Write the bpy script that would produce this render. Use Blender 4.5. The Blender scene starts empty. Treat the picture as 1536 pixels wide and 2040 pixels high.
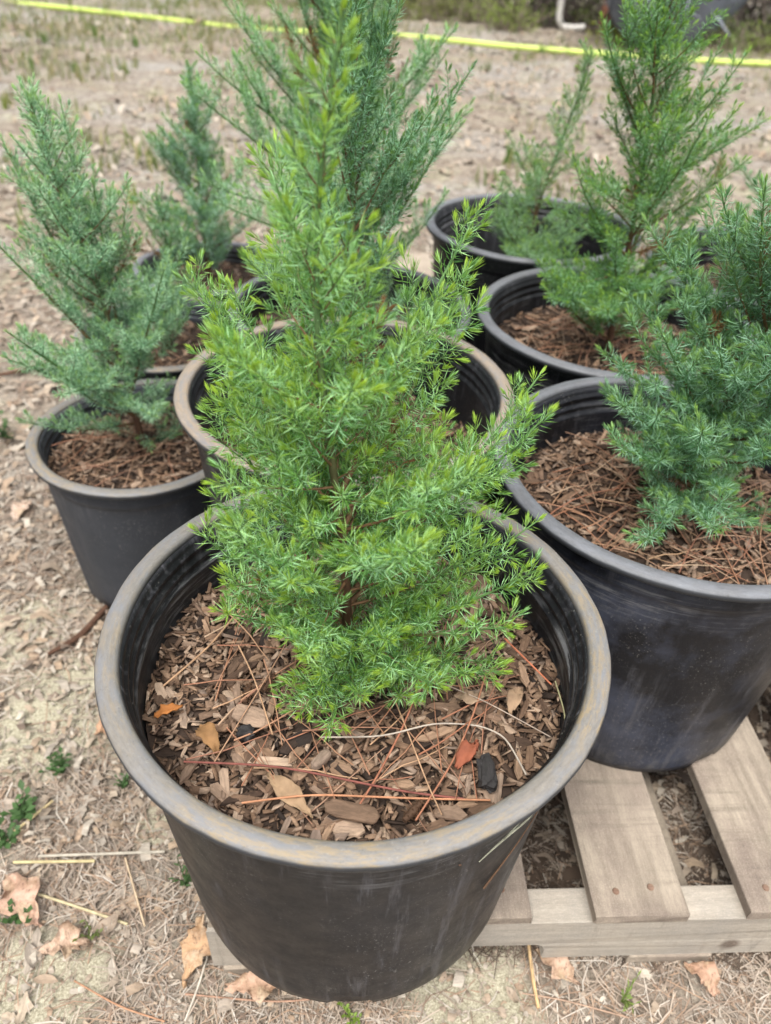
import bpy, bmesh, math, random
import numpy as np
from mathutils import Vector, Matrix

R = math.radians
rnd = random.Random(7)
rng = np.random.default_rng(7)
scene = bpy.context.scene
col = scene.collection

# ------------------------------------------------------------------ camera
CAM_Z = 0.9735
PITCH, ROLL, FPX = R(38.03), R(3.0), 1521.0      # focal length in pixels of a 1536x2040 picture
fwd = Vector((0, math.cos(PITCH), -math.sin(PITCH)))
r0 = Vector((1, 0, 0)); u0 = Vector((0, math.sin(PITCH), math.cos(PITCH)))
rt = math.cos(ROLL) * r0 + math.sin(ROLL) * u0
up = -math.sin(ROLL) * r0 + math.cos(ROLL) * u0
cd = bpy.data.cameras.new('camera')
cam = bpy.data.objects.new('camera', cd); col.objects.link(cam)
m = Matrix((rt, up, -fwd)).transposed().to_4x4(); m.translation = Vector((0, 0, CAM_Z))
cam.matrix_world = m
cd.sensor_fit = 'VERTICAL'; cd.sensor_height = 9.8; cd.sensor_width = 7.38
cd.lens = FPX / 2040 * 9.8
cd.clip_start = 0.02; cd.clip_end = 200
cd.dof.use_dof = True; cd.dof.focus_distance = 0.655; cd.dof.aperture_fstop = 1.5
scene.camera = cam

def spot(px, py, z=0.0):
    """world point at height z seen at photo pixel (px, py)"""
    d = fwd + rt * ((px - 768) / FPX) - up * ((py - 1020) / FPX)
    t = (z - CAM_Z) / d.z
    return Vector((d.x * t, d.y * t, z))

# ------------------------------------------------------------------ sky, sun, exposure
SUN_EL, SUN_AZ = R(62), R(-35)      # high, veiled, a little behind the left shoulder
w = bpy.data.worlds.new('World'); scene.world = w; w.use_nodes = True
nt = w.node_tree; nt.nodes.clear()
sky = nt.nodes.new('ShaderNodeTexSky'); sky.sky_type = 'NISHITA'; sky.sun_disc = False
sky.sun_elevation = SUN_EL; sky.sun_rotation = R(180) + SUN_AZ
sky.air_density = 1.0; sky.dust_density = 5.0; sky.ozone_density = 1.0
hsv = nt.nodes.new('ShaderNodeHueSaturation'); hsv.inputs['Saturation'].default_value = 0.25
bg = nt.nodes.new('ShaderNodeBackground'); bg.inputs['Strength'].default_value = 0.125
wo = nt.nodes.new('ShaderNodeOutputWorld')
nt.links.new(sky.outputs[0], hsv.inputs['Color']); nt.links.new(hsv.outputs[0], bg.inputs['Color'])
nt.links.new(bg.outputs[0], wo.inputs['Surface'])
sl = bpy.data.lights.new('sun', 'SUN'); sl.energy = 1.95; sl.angle = R(18); sl.color = (1, 0.965, 0.91)
sun = bpy.data.objects.new('sun', sl); col.objects.link(sun)
sd = Vector((math.sin(SUN_AZ) * math.cos(SUN_EL), -math.cos(SUN_AZ) * math.cos(SUN_EL), math.sin(SUN_EL)))
sun.rotation_euler = sd.to_track_quat('Z', 'Y').to_euler()
scene.view_settings.view_transform = 'Standard'; scene.view_settings.look = 'None'
scene.view_settings.exposure = 1.12; scene.view_settings.gamma = 1.0
scene.view_settings.use_curve_mapping = False
scene.render.engine = 'CYCLES'
scene.cycles.max_bounces = 7; scene.cycles.diffuse_bounces = 4; scene.cycles.transmission_bounces = 4

# ------------------------------------------------------------------ helpers
def link(name, me, mat=None, parent=None, loc=None):
    o = bpy.data.objects.new(name, me); col.objects.link(o)
    if mat is not None and me is not None and not me.materials: me.materials.append(mat)
    if parent is not None: o.parent = parent
    if loc is not None: o.location = loc
    return o
def tag(o, label=None, cat=None, group=None, kind=None):
    if label: o['label'] = label
    if cat: o['category'] = cat
    if group: o['group'] = group
    if kind: o['kind'] = kind
    return o
def empty(name, loc, label, cat, group=None, rz=0.0):
    o = bpy.data.objects.new(name, None); col.objects.link(o); o.location = loc; o.rotation_euler = (0, 0, rz)
    o.empty_display_size = 0.05
    return tag(o, label, cat, group)

class MB:
    """collects vertices, faces and one colour per vertex"""
    def __init__(s): s.v = []; s.f = []; s.c = []; s.n = 0
    def add(s, v, f, c=(0.5, 0.5, 0.5)):
        v = np.asarray(v, float).reshape(-1, 3); f = np.asarray(f, int)
        c = np.asarray(c, float)
        if c.ndim == 1: c = np.tile(c, (len(v), 1))
        s.v.append(v); s.f.append(f + s.n); s.c.append(c[:, :3]); s.n += len(v)
    def mesh(s, name, smooth=False):
        me = bpy.data.meshes.new(name)
        if not s.v: return me
        v = np.concatenate(s.v); c = np.concatenate(s.c)
        me.vertices.add(len(v)); me.vertices.foreach_set('co', v.ravel())
        sizes = []; idx = []
        for f in s.f:
            if len(f) == 0: continue
            sizes.append(np.full(len(f), f.shape[1])); idx.append(f.ravel())
        sizes = np.concatenate(sizes); idx = np.concatenate(idx)
        me.loops.add(len(idx)); me.loops.foreach_set('vertex_index', idx)
        me.polygons.add(len(sizes))
        me.polygons.foreach_set('loop_start', np.concatenate([[0], np.cumsum(sizes)[:-1]]))
        me.polygons.foreach_set('loop_total', sizes)
        if smooth: me.polygons.foreach_set('use_smooth', np.ones(len(sizes), bool))
        a = me.color_attributes.new('tint', 'FLOAT_COLOR', 'POINT')
        a.data.foreach_set('color', np.c_[c, np.ones(len(c))].ravel())
        me.update(calc_edges=True)
        return me

def frames(pts):
    """tangents and two normals along a polyline"""
    pts = np.asarray(pts, float); t = np.gradient(pts, axis=0)
    t /= np.linalg.norm(t, axis=1)[:, None] + 1e-12
    ref = np.array([0, 0, 1.0]) if abs(t[0][2]) < 0.9 else np.array([1.0, 0, 0])
    a = np.cross(t, ref); a /= np.linalg.norm(a, axis=1)[:, None] + 1e-12
    return t, a, np.cross(t, a)
def tube(mb, pts, rad, n=6, c=(0.5, 0.5, 0.5), flat=1.0, cap=True):
    pts = np.asarray(pts, float); k = len(pts)
    rad = np.broadcast_to(np.asarray(rad, float), (k,))
    _, a, b = frames(pts); th = np.arange(n) / n * 2 * math.pi
    v = pts[:, None] + (a[:, None] * np.cos(th)[None, :, None] + b[:, None] * flat * np.sin(th)[None, :, None]) * rad[:, None, None]
    v = v.reshape(-1, 3)
    i = np.arange(k - 1)[:, None] * n; j = np.arange(n)[None]; j2 = (j + 1) % n
    f = np.stack([i + j, i + j2, i + n + j2, i + n + j], -1).reshape(-1, 4)
    cc = np.asarray(c, float)
    if cc.ndim == 2: cc = np.repeat(cc, n, axis=0)
    if n == 4 or not cap:
        mb.add(v, f, cc)
        if n == 4 and cap: mb.add(v[[0, 1, 2, 3, -4, -3, -2, -1]], [[3, 2, 1, 0], [4, 5, 6, 7]], cc if cc.ndim == 1 else cc[[0] * 8])
    else:
        mb.add(v, f, cc)
        vv = np.concatenate([v[:n], pts[:1], v[-n:], pts[-1:]])
        ff = [[(q + 1) % n, q, n] for q in range(n)] + [[n + 1 + q, n + 1 + (q + 1) % n, 2 * n + 1] for q in range(n)]
        mb.add(vv, ff, cc if cc.ndim == 1 else cc[[0] * len(vv)])
def unit(v): return v / (np.linalg.norm(v, axis=-1, keepdims=True) + 1e-12)

# ------------------------------------------------------------------ materials
class NT:
    def __init__(s, name):
        s.m = bpy.data.materials.new(name); s.m.use_nodes = True; s.t = s.m.node_tree
        s.p = s.t.nodes['Principled BSDF']; s.out = s.t.nodes['Material Output']
    def n(s, typ, **kw):
        x = s.t.nodes.new(typ)
        for k, v in kw.items(): setattr(x, k, v)
        return x
    def l(s, a, b): s.t.links.new(a, b)
    def noise(s, scale, detail=6, rough=0.6, vec=None, stretch=None, typ=None):
        x = s.n('ShaderNodeTexNoise'); x.inputs['Scale'].default_value = scale
        x.inputs['Detail'].default_value = detail; x.inputs['Roughness'].default_value = rough
        v = vec or s.obj()
        if stretch:
            mp = s.n('ShaderNodeMapping'); mp.inputs['Scale'].default_value = stretch; s.l(v, mp.inputs['Vector']); v = mp.outputs[0]
        s.l(v, x.inputs['Vector']); return x.outputs['Fac']
    def obj(s):
        if not hasattr(s, '_o'): s._o = s.n('ShaderNodeTexCoord').outputs['Object']
        return s._o
    def world(s):
        if not hasattr(s, '_w'): s._w = s.n('ShaderNodeNewGeometry').outputs['Position']
        return s._w
    def ramp(s, fac, stops):
        x = s.n('ShaderNodeValToRGB'); e = x.color_ramp.elements
        while len(e) < len(stops): e.new(0.5)
        for q, (p, c) in zip(e, stops):
            q.position = p; q.color = (c, c, c, 1) if isinstance(c, (int, float)) else (*c, 1)
        s.l(fac, x.inputs[0]); return x.outputs[0]
    def mix(s, fac, a, b, mode='MIX'):
        x = s.n('ShaderNodeMix', data_type='RGBA', blend_type=mode)
        for sock, val in ((x.inputs[0], fac), (x.inputs[6], a), (x.inputs[7], b)):
            if isinstance(val, (int, float)): sock.default_value = val if sock == x.inputs[0] else (val, val, val, 1)
            elif isinstance(val, tuple): sock.default_value = (*val, 1)
            else: s.l(val, sock)
        return x.outputs[2]
    def math(s, op, a, b=None):
        x = s.n('ShaderNodeMath', operation=op)
        for sock, val in ((x.inputs[0], a), (x.inputs[1], b)):
            if val is None: continue
            if isinstance(val, (int, float)): sock.default_value = val
            else: s.l(val, sock)
        return x.outputs[0]
    def rand(s):
        oi = s.n('ShaderNodeObjectInfo'); g = s.n('ShaderNodeNewGeometry')
        return s.math('FRACT', s.math('ADD', oi.outputs['Random'], g.outputs['Random Per Island']))
    def tint(s):
        x = s.n('ShaderNodeAttribute', attribute_name='tint'); return x.outputs['Color']
    def bump(s, h, dist=0.001, strength=0.6):
        x = s.n('ShaderNodeBump'); x.inputs['Distance'].default_value = dist; x.inputs['Strength'].default_value = strength
        s.l(h, x.inputs['Height']); s.l(x.outputs[0], s.p.inputs['Normal'])
    def base(s, c): s.l(c, s.p.inputs['Base Color']) if not isinstance(c, tuple) else setattr(s.p.inputs['Base Color'], 'default_value', (*c, 1))
    def rough(s, v):
        if isinstance(v, (int, float)): s.p.inputs['Roughness'].default_value = v
        else: s.l(v, s.p.inputs['Roughness'])
    def spec(s, v): s.p.inputs['Specular IOR Level'].default_value = v

def leafy(name, trans=0.35, rough=0.5, hue_noise=True):
    a = NT(name); c = a.tint()
    if hue_noise:
        c = a.mix(0.5, c, a.ramp(a.noise(14, 3), [(0.3, 0.55), (0.7, 1.0)]), 'MULTIPLY')
    a.base(c); a.rough(rough); a.spec(0.35)
    tr = a.n('ShaderNodeBsdfTranslucent'); a.l(c, tr.inputs['Color'])
    mx = a.n('ShaderNodeMixShader'); mx.inputs[0].default_value = trans
    a.l(a.p.outputs[0], mx.inputs[1]); a.l(tr.outputs[0], mx.inputs[2]); a.l(mx.outputs[0], a.out.inputs['Surface'])
    return a.m

def plastic(name, base=(0.021, 0.022, 0.025), dust=(0.10, 0.11, 0.135), amount=0.5, r=0.42):
    a = NT(name)
    n1 = a.noise(7, 8, 0.65); n2 = a.noise(60, 6, 0.7, stretch=(1, 1, 0.35)); n3 = a.noise(3.2, 4, 0.6, stretch=(1, 1, 0.4))
    smear = a.math('MULTIPLY', a.ramp(n1, [(0.42, 0.0), (0.75, 1.0)]), a.ramp(n3, [(0.4, 0.15), (0.65, 1.0)]))
    c = a.mix(a.math('MULTIPLY', smear, amount), base, dust)
    speck = a.ramp(a.noise(330, 3, 0.8), [(0.62, 0.0), (0.67, .6)])
    speck = a.math('MULTIPLY', speck, a.ramp(a.noise(9, 4), [(0.42, 0.1), (0.60, 1.0)]))
    c = a.mix(speck, c, (0.30, 0.29, 0.27))
    # thin wandering scratches
    vn = a.n('ShaderNodeTexVoronoi', feature='DISTANCE_TO_EDGE'); vn.inputs['Scale'].default_value = 12
    mp = a.n('ShaderNodeMapping'); mp.inputs['Scale'].default_value = (1, 1, 2.4); a.l(a.obj(), mp.inputs[0]); a.l(mp.outputs[0], vn.inputs['Vector'])
    sc = a.math('MULTIPLY', a.ramp(vn.outputs['Distance'], [(0.0, 1.0), (0.010, 0.0)]), a.ramp(a.noise(11, 3), [(0.60, 0.0), (0.66, 0.35)]))
    c = a.mix(sc, c, (0.2, 0.2, 0.21))
    # scuffs left by stacking, running round just below the rim, and dry water runs
    sp0 = a.n('ShaderNodeSeparateXYZ'); a.l(a.obj(), sp0.inputs[0])
    band = a.math('MULTIPLY', a.ramp(sp0.outputs['Z'], [(0.27, 0.0), (0.30, 1.0)]), a.ramp(sp0.outputs['Z'], [(0.325, 1.0), (0.335, 0.0)]))
    rub = a.ramp(a.noise(1.0, 7, .75, stretch=(14, 14, 260)), [(0.50, 0.0), (0.60, 1.0)])
    c = a.mix(a.math('MULTIPLY', a.math('MULTIPLY', rub, band), a.ramp(a.noise(7, 4), [(.44, 0.0), (.56, .8)])), c, (0.17, 0.17, 0.175))
    fleck = a.math('MULTIPLY', a.ramp(a.noise(1.0, 9, .85, stretch=(110, 110, 60)), [(.58, 0.0), (.66, .8)]), a.ramp(a.noise(8, 5), [(.46, 0.0), (.60, 1.0)]))
    c = a.mix(fleck, c, (0.13, 0.125, 0.12))
    runs = a.math('MULTIPLY', a.ramp(a.noise(1.0, 7, .75, stretch=(70, 70, 3)), [(0.52, 0.0), (0.66, .8)]), a.ramp(a.noise(6, 5), [(.42, 0.0), (.58, 1.0)]))
    c = a.mix(runs, c, (0.085, 0.085, 0.095))
    # soil splash near the foot
    sp = a.n('ShaderNodeSeparateXYZ'); a.l(a.obj(), sp.inputs[0])
    foot = a.ramp(sp.outputs['Z'], [(0.0, 1.0), (0.09, 0.0)])
    c = a.mix(a.math('MULTIPLY', foot, a.ramp(n2, [(0.5, 0.0), (0.75, 0.6)])), c, (0.13, 0.12, 0.10))
    a.base(c); a.spec(0.30)
    a.rough(a.ramp(a.noise(24, 6, 0.7), [(0.3, r - 0.08), (0.8, r + 0.2)]))
    a.bump(a.mix(0.5, n2, n1), 0.0006, 0.5)
    return a.m

def rim_mat(name, grey, ochre, amt):
    a = NT(name)
    sp = a.n('ShaderNodeSeparateXYZ'); a.l(a.obj(), sp.inputs[0]); x, y = sp.outputs[0], sp.outputs[1]
    ang = a.math('ARCTAN2', y, x); rad = a.math('SQRT', a.math('ADD', a.math('MULTIPLY', x, x), a.math('MULTIPLY', y, y)))
    cv = a.n('ShaderNodeCombineXYZ'); a.l(a.math('MULTIPLY', ang, .22), cv.inputs[0]); a.l(rad, cv.inputs[1]); V = cv.outputs[0]
    n2 = a.noise(1.0, 9, 0.75, V, (110, 420, 1)); n3 = a.noise(1.0, 8, .75, V, (22, 90, 1)); n1 = a.noise(1.0, 9, .8, V, (34, 190, 1))
    c = a.mix(a.ramp(n2, [(0.3, 0.0), (0.7, 1.0)]), tuple(q * 0.72 for q in grey), tuple(q * 1.25 for q in grey))
    c = a.mix(a.ramp(n3, [(.45, 0.0), (.62, .75)]), c, (0.155, 0.165, 0.185))
    c = a.mix(a.math('MULTIPLY', a.math('MULTIPLY', a.ramp(n1, [(0.47, 0.0), (0.57, 1.0)]), a.ramp(a.noise(5, 4, .6), [(.40, 0.1), (.56, 1.0)])), amt), c, ochre)
    c = a.mix(a.ramp(a.noise(230, 5, 0.8), [(0.60, 0.0), (0.66, 0.6)]), c, tuple(min(1, q * 1.6) for q in grey))
    c = a.mix(a.ramp(a.noise(150, 6, 0.85), [(0.60, 0.0), (0.68, 0.7)]), c, (0.06, 0.056, 0.052))
    # the outer drip edge and underside stay black plastic
    at = a.tint(); c = a.mix(at, (0.024, 0.026, 0.03), c)
    a.base(c); a.rough(a.ramp(n2, [(0.3, 0.46), (0.8, 0.68)])); a.spec(0.45)
    a.bump(a.mix(.5, n2, a.noise(150, 6, .85)), 0.0009, 0.8)
    return a.m

def wood(name, c0, c1, c2, along='y'):
    a = NT(name); oi = a.n('ShaderNodeObjectInfo')
    ofs = a.n('ShaderNodeVectorMath', operation='ADD'); a.l(a.obj(), ofs.inputs[0])
    cm = a.n('ShaderNodeCombineXYZ'); a.l(a.math('MULTIPLY', oi.outputs['Random'], 9.0), cm.inputs[2]); a.l(cm.outputs[0], ofs.inputs[1])
    v = ofs.outputs[0]
    st = (85, 5, 85) if along == 'y' else (5, 85, 85)
    g = a.noise(1.0, 8, 0.65, v, st)
    saw = a.noise(1.0, 7, 0.7, v, (4.0, 75, 8) if along == 'y' else (75, 4, 8))
    blot = a.noise(9, 6, 0.6, v)
    c = a.mix(a.ramp(g, [(0.3, 0.0), (0.7, 1.0)]), c0, c1)
    c = a.mix(a.ramp(blot, [(0.42, 0.0), (0.62, 0.8)]), c, c2)
    c = a.mix(a.ramp(a.noise(3, 5, .6, v), [(.5, 0.0), (.62, .5)]), c, tuple(q * 1.1 for q in c1))
    kn = a.n('ShaderNodeTexVoronoi'); kn.inputs['Scale'].default_value = 5.5; a.l(v, kn.inputs['Vector'])
    c = a.mix(a.ramp(kn.outputs['Distance'], [(.05, .85), (.085, 0.0)]), c, (.09, .06, .045))
    c = a.mix(a.math('MULTIPLY', a.ramp(saw, [(0.52, 0.0), (0.72, 0.8)]), a.ramp(a.noise(6, 4, 0.6, v), [(0.45, 0.1), (0.6, 1.0)])), c, tuple(x * .55 for x in c0))
    c = a.mix(a.ramp(a.noise(900, 3, .8, v), [(.5, 0.0), (.75, .6)]), c, tuple(x * 1.4 for x in c1))
    fine = a.noise(1.0, 6, 0.8, v, (700, 90, 700) if along == 'y' else (90, 700, 700))
    c = a.mix(0.55, c, a.ramp(fine, [(0.3, 0.55), (0.6, 1.08)]), 'MULTIPLY')
    a.base(c); a.rough(0.85); a.spec(0.2)
    a.bump(a.mix(0.5, a.mix(0.5, g, saw), fine), 0.0012, 0.9)
    return a.m

def barky(name, stops, r=0.85, grain=True, sp=0.25, scale=1.0):
    """colour by a random number per piece, with grain"""
    a = NT(name); c = a.ramp(a.rand(), stops)
    for e in c.node.color_ramp.elements: pass
    c.node.color_ramp.interpolation = 'LINEAR'
    if grain:
        g = a.noise(1.0, 6, 0.7, stretch=(90 * scale, 500 * scale, 300 * scale))
        c = a.mix(0.75, c, a.ramp(g, [(0.3, 0.45), (0.65, 1.15)]), 'MULTIPLY')
        c = a.mix(0.5, c, a.ramp(a.noise(70 * scale, 5), [(0.3, 0.5), (0.7, 1.1)]), 'MULTIPLY')
        a.bump(g, 0.0008, 0.8)
    a.base(c); a.rough(r); a.spec(sp); return a.m

def tinted(name, r=0.8, sp=0.25, var=0.6, ns=75):
    a = NT(name); c = a.mix(var, a.tint(), a.ramp(a.noise(ns, 5), [(0.3, 0.35), (0.7, 1.2)]), 'MULTIPLY')
    a.base(c); a.rough(r); a.spec(sp); return a.m

M = {}
M['needles'] = leafy('juniper_needles', 0.42, 0.40, False)
M['bark'] = barky('juniper_bark', [(0, (0.085, 0.042, 0.026)), (1, (0.13, 0.07, 0.045))])
M['twig'] = tinted('green_twig', 0.6)
M['pot'] = plastic('black_plastic', base=(0.0075, 0.0080, 0.0095), dust=(.05, .052, .06), amount=.5)
M['pot_blue'] = plastic('scuffed_black_plastic', base=(0.008, 0.0085, 0.011), dust=(0.10, 0.115, 0.165), amount=0.9)
M['pot_grey'] = plastic('greyed_black_plastic', base=(0.034, 0.038, 0.046), dust=(0.09, 0.1, 0.12), amount=0.3, r=0.55)
M['rim_worn'] = rim_mat('weathered_rim', (0.165, 0.155, 0.142), (0.27, 0.20, 0.105), .7)
M['rim_tan'] = rim_mat('tan_weathered_rim', (0.25, 0.205, 0.16), (0.29, 0.21, 0.13), 0.6)
M['rim_grey'] = rim_mat('grey_rim', (0.115, 0.118, 0.128), (0.14, 0.14, 0.14), 0.5)
M['deck'] = wood('pallet_board_wood', (0.17, 0.14, 0.11), (0.36, 0.305, 0.24), (0.16, 0.125, 0.105), 'y')
M['stringer'] = wood('pallet_stringer_wood', (0.24, 0.215, 0.18), (0.42, 0.37, 0.305), (0.27, 0.25, 0.22), 'x')
M['nail'] = barky('rusty_nail', [(0, (0.16, 0.09, 0.06)), (1, (0.22, 0.14, 0.1))])
M['chip'] = barky('bark_chip', [(0, (0.025, 0.018, 0.015)), (0.14, (0.075, 0.045, 0.03)), (0.3, (0.23, 0.142, 0.09)), (0.45, (0.10, 0.062, 0.042)), (0.6, (0.35, 0.23, 0.15)), (0.72, (0.18, 0.115, 0.08)), (0.88, (0.44, 0.32, 0.23)), (1, (0.22, 0.16, 0.125))])
M['soil'] = barky('dark_potting_soil', [(0, (0.05, 0.033, 0.024)), (1, (0.055, 0.036, 0.026))])
M['straw'] = barky('dry_pine_needle', [(0, (0.42, 0.27, 0.16)), (0.3, (0.30, 0.13, 0.075)), (0.6, (0.36, 0.20, 0.12)), (0.8, (0.22, 0.095, 0.06)), (1, (0.46, 0.33, 0.22))], 0.55, False, 0.4)
M['litter'] = barky('ground_straw', [(0, (0.36, 0.31, 0.26)), (0.2, (0.22, 0.17, 0.13)), (0.4, (0.42, 0.35, 0.28)), (0.55, (0.16, 0.11, 0.08)), (0.75, (0.32, 0.22, 0.15)), (0.9, (0.48, 0.44, 0.38)), (1, (0.20, 0.16, 0.13))], 0.8, False, 0.25)
M['leaf'] = barky('dead_leaf', [(0, (0.31, 0.22, 0.15)), (0.2, (0.44, 0.36, 0.27)), (0.4, (0.20, 0.145, 0.11)), (0.6, (0.50, 0.44, 0.36)), (0.8, (0.29, 0.25, 0.205)), (1, (0.38, 0.28, 0.19))], 0.7, True, 0.3, 0.4)
M['tinted'] = tinted('dry_matter')
M['weed'] = leafy('weed_leaf', 0.4, 0.55)
M['charcoal'] = barky('charcoal', [(0, (0.022, 0.02, 0.02)), (1, (0.035, 0.032, 0.032))], 0.7)
M['hose'] = None
a = NT('yellow_hose'); a.base(a.mix(a.ramp(a.noise(9, 5), [(0.4, 0.0), (0.7, 0.5)]), (0.50, 0.62, 0.13), (0.36, 0.45, 0.13))); a.rough(0.5); M['hose'] = a.m

# ------------------------------------------------------------------ ground
def sstep(x, a, b):
    t = np.clip((x - a) / (b - a), 0, 1); return t * t * (3 - 2 * t)
def hash2(i, j):
    h = np.sin(i * 127.1 + j * 311.7) * 43758.5453; return h - np.floor(h)
def vnoise(x, y):
    i, j = np.floor(x), np.floor(y); fx, fy = x - i, y - j
    fx = fx * fx * (3 - 2 * fx); fy = fy * fy * (3 - 2 * fy)
    return (hash2(i, j) * (1 - fx) + hash2(i + 1, j) * fx) * (1 - fy) + (hash2(i, j + 1) * (1 - fx) + hash2(i + 1, j + 1) * fx) * fy
def ground_h(x, y):
    x = np.asarray(x, float); y = np.asarray(y, float)
    d = np.hypot(x, y)
    h = 0.010 * (vnoise(x * 9, y * 9) - .5) + 0.006 * (vnoise(x * 31, y * 31) - .5) + 0.004 * (vnoise(x * 83, y * 83) - .5)
    h += np.clip(d - 2.2, 0, 6) * 0.02 * (vnoise(x * 1.3 + 5, y * 1.3) - .5)
    return h - 0.006
u = np.linspace(-1, 1, 420); gx = np.sinh(u * 4.6) / math.sinh(4.6) * 40 + 0.2
vq = np.linspace(-0.45, 1, 460); gy = np.sinh(vq * 4.8) / math.sinh(4.8) * 60 + 0.8
X, Y = np.meshgrid(gx, gy); Z = ground_h(X, Y)
mb = MB(); nx, ny = len(gx), len(gy)
ii = (np.arange(ny - 1)[:, None] * nx + np.arange(nx - 1)[None]).ravel()
mb.add(np.stack([X, Y, Z], -1).reshape(-1, 3), np.stack([ii, ii + 1, ii + nx + 1, ii + nx], -1))
CRUST = [tuple(spot(x_, y_)[:2]) + (r_,) for x_, y_, r_ in ((925, 1975, .075), (90, 1960, .07), (150, 1400, .10), (60, 1480, .07), (20, 1260, .08), (330, 1640, .04))]
a = NT('sandy_litter_ground'); P = a.world()
big = a.noise(1.1, 6, 0.6, P); mid = a.noise(7, 7, 0.65, P); fine = a.noise(60, 8, 0.75, P)
grit = a.noise(350, 5, 0.8, P)
c = a.mix(a.ramp(mid, [(0.35, 0.0), (0.65, 1.0)]), (0.23, 0.19, 0.15), (0.36, 0.32, 0.26))
c = a.mix(a.ramp(a.noise(0.8, 4, 0.6, P, (0.5, 1.3, 1)), [(0.47, 0.0), (0.60, 0.9)]), c, (0.36, 0.345, 0.32))
c = a.mix(a.ramp(a.noise(3.5, 6, 0.65, P), [(0.50, 0.0), (0.66, 0.75)]), c, (0.33, 0.32, 0.21))
cav = a.ramp(a.noise(22, 8, .7, P), [(.42, 0.0), (.62, .8)])
c = a.mix(cav, c, (0.13, 0.095, 0.07))
c = a.mix(0.8, c, a.ramp(fine, [(0.3, 0.35), (0.62, 1.2)]), 'MULTIPLY')
# yellow lichen crust
def crust(c, x, y, r_):
    d_ = a.n('ShaderNodeVectorMath', operation='DISTANCE'); a.l(P, d_.inputs[0]); d_.inputs[1].default_value = (x, y, 0)
    dd = a.math('ADD', d_.outputs['Value'], a.math('MULTIPLY', a.math('SUBTRACT', a.noise(16, 6, .7, P), .5), r_ * 1.6))
    return a.mix(a.ramp(dd, [(r_ * .8, .85), (r_ * 1.25, 0.0)]), c, a.mix(a.ramp(grit, [(.35, 0.0), (.65, 1.0)]), (.26, .235, .155), (.50, .47, .36)))
for (x_, y_, r_) in CRUST: c = crust(c, x_, y_, r_)
c = a.mix(0.6, c, a.ramp(grit, [(0.3, 0.45), (0.6, 1.25)]), 'MULTIPLY')
a.base(c); a.rough(0.95); a.spec(0.15); a.bump(a.mix(0.5, fine, grit), 0.004, 0.8)
g = link('ground', mb.mesh('ground', True), a.m); tag(g, kind='structure')

# strewn short straw and needles on the ground (nobody could count it)
def strewn(mb, P3, L, W, ang, tilt, bend=0.0):
    """flat 3-point strips"""
    n = len(P3); d = np.stack([np.cos(ang) * np.cos(tilt), np.sin(ang) * np.cos(tilt), np.sin(tilt)], -1)
    s = np.stack([-np.sin(ang), np.cos(ang), np.zeros(n)], -1)
    b = (s * (bend * L)[:, None] if not np.isscalar(bend) else 0)
    up_ = np.array([0, 0, 1.0])
    a0 = P3 - d * L[:, None] / 2; a2 = P3 + d * L[:, None] / 2; a1 = P3 + b + up_ * (W * 0.6)[:, None]
    w_ = s * W[:, None] / 2
    # ridge strip: left edge, raised spine, right edge
    v = np.stack([a0 - w_, a0 + w_, a1 - w_ * 1.1, a1 + w_ * 1.1, a2 - w_ * .7, a2 + w_ * .7], 1).reshape(-1, 3)
    k = np.arange(n)[:, None] * 6
    f = np.concatenate([k + np.array([[0, 1, 3, 2]]), k + np.array([[2, 3, 5, 4]])])
    mb.add(v, f)
def scatter_near(n, dmax, pw=0.5):
    # more pieces close to the camera
    out = []
    while sum(map(len, out)) < n:
        x = rng.uniform(-1, 1, n * 2); y = rng.uniform(0, 1, n * 2)
        yy = 0.1 + (dmax - 0.1) * y ** 1.7; xx = x * (0.55 + 0.62 * yy) + 0.05
        out.append(np.stack([xx, yy], -1))
    return np.concatenate(out)[:n]
mb = MB(); q = scatter_near(105000, 3.2)
L = rng.gamma(3.0, 0.0085, len(q)) + 0.006; L *= (1 + 0.25 * q[:, 1]); W = rng.uniform(0.0004, 0.0011, len(q)) * (1 + 0.9 * q[:, 1]); crust_ = np.min([np.hypot(q[:, 0] - cx, q[:, 1] - cy) / cr for cx, cy, cr in CRUST], axis=0) < 1.0
dn_ = (~crust_ | (rng.random(len(q)) < .25)) & (vnoise(q[:, 0] * 11, q[:, 1] * 11) * .6 + vnoise(q[:, 0] * 3 + 4, q[:, 1] * 3) * .4 + rng.uniform(-.3, .3, len(q)) > .38); q, L, W = q[dn_], L[dn_], W[dn_]
P3 = np.c_[q, ground_h(q[:, 0], q[:, 1]) + rng.uniform(0.0005, 0.008, len(q))]
strewn(mb, P3, L, W, rng.uniform(0, 6.283, len(q)), rng.normal(0, 0.10, len(q)), rng.normal(0, 0.10, len(q)))
o = link('straw_litter', mb.mesh('straw_litter'), M['litter']); tag(o, 'fine dry straw and needle litter strewn over the sandy ground', 'litter', kind='stuff')

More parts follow.
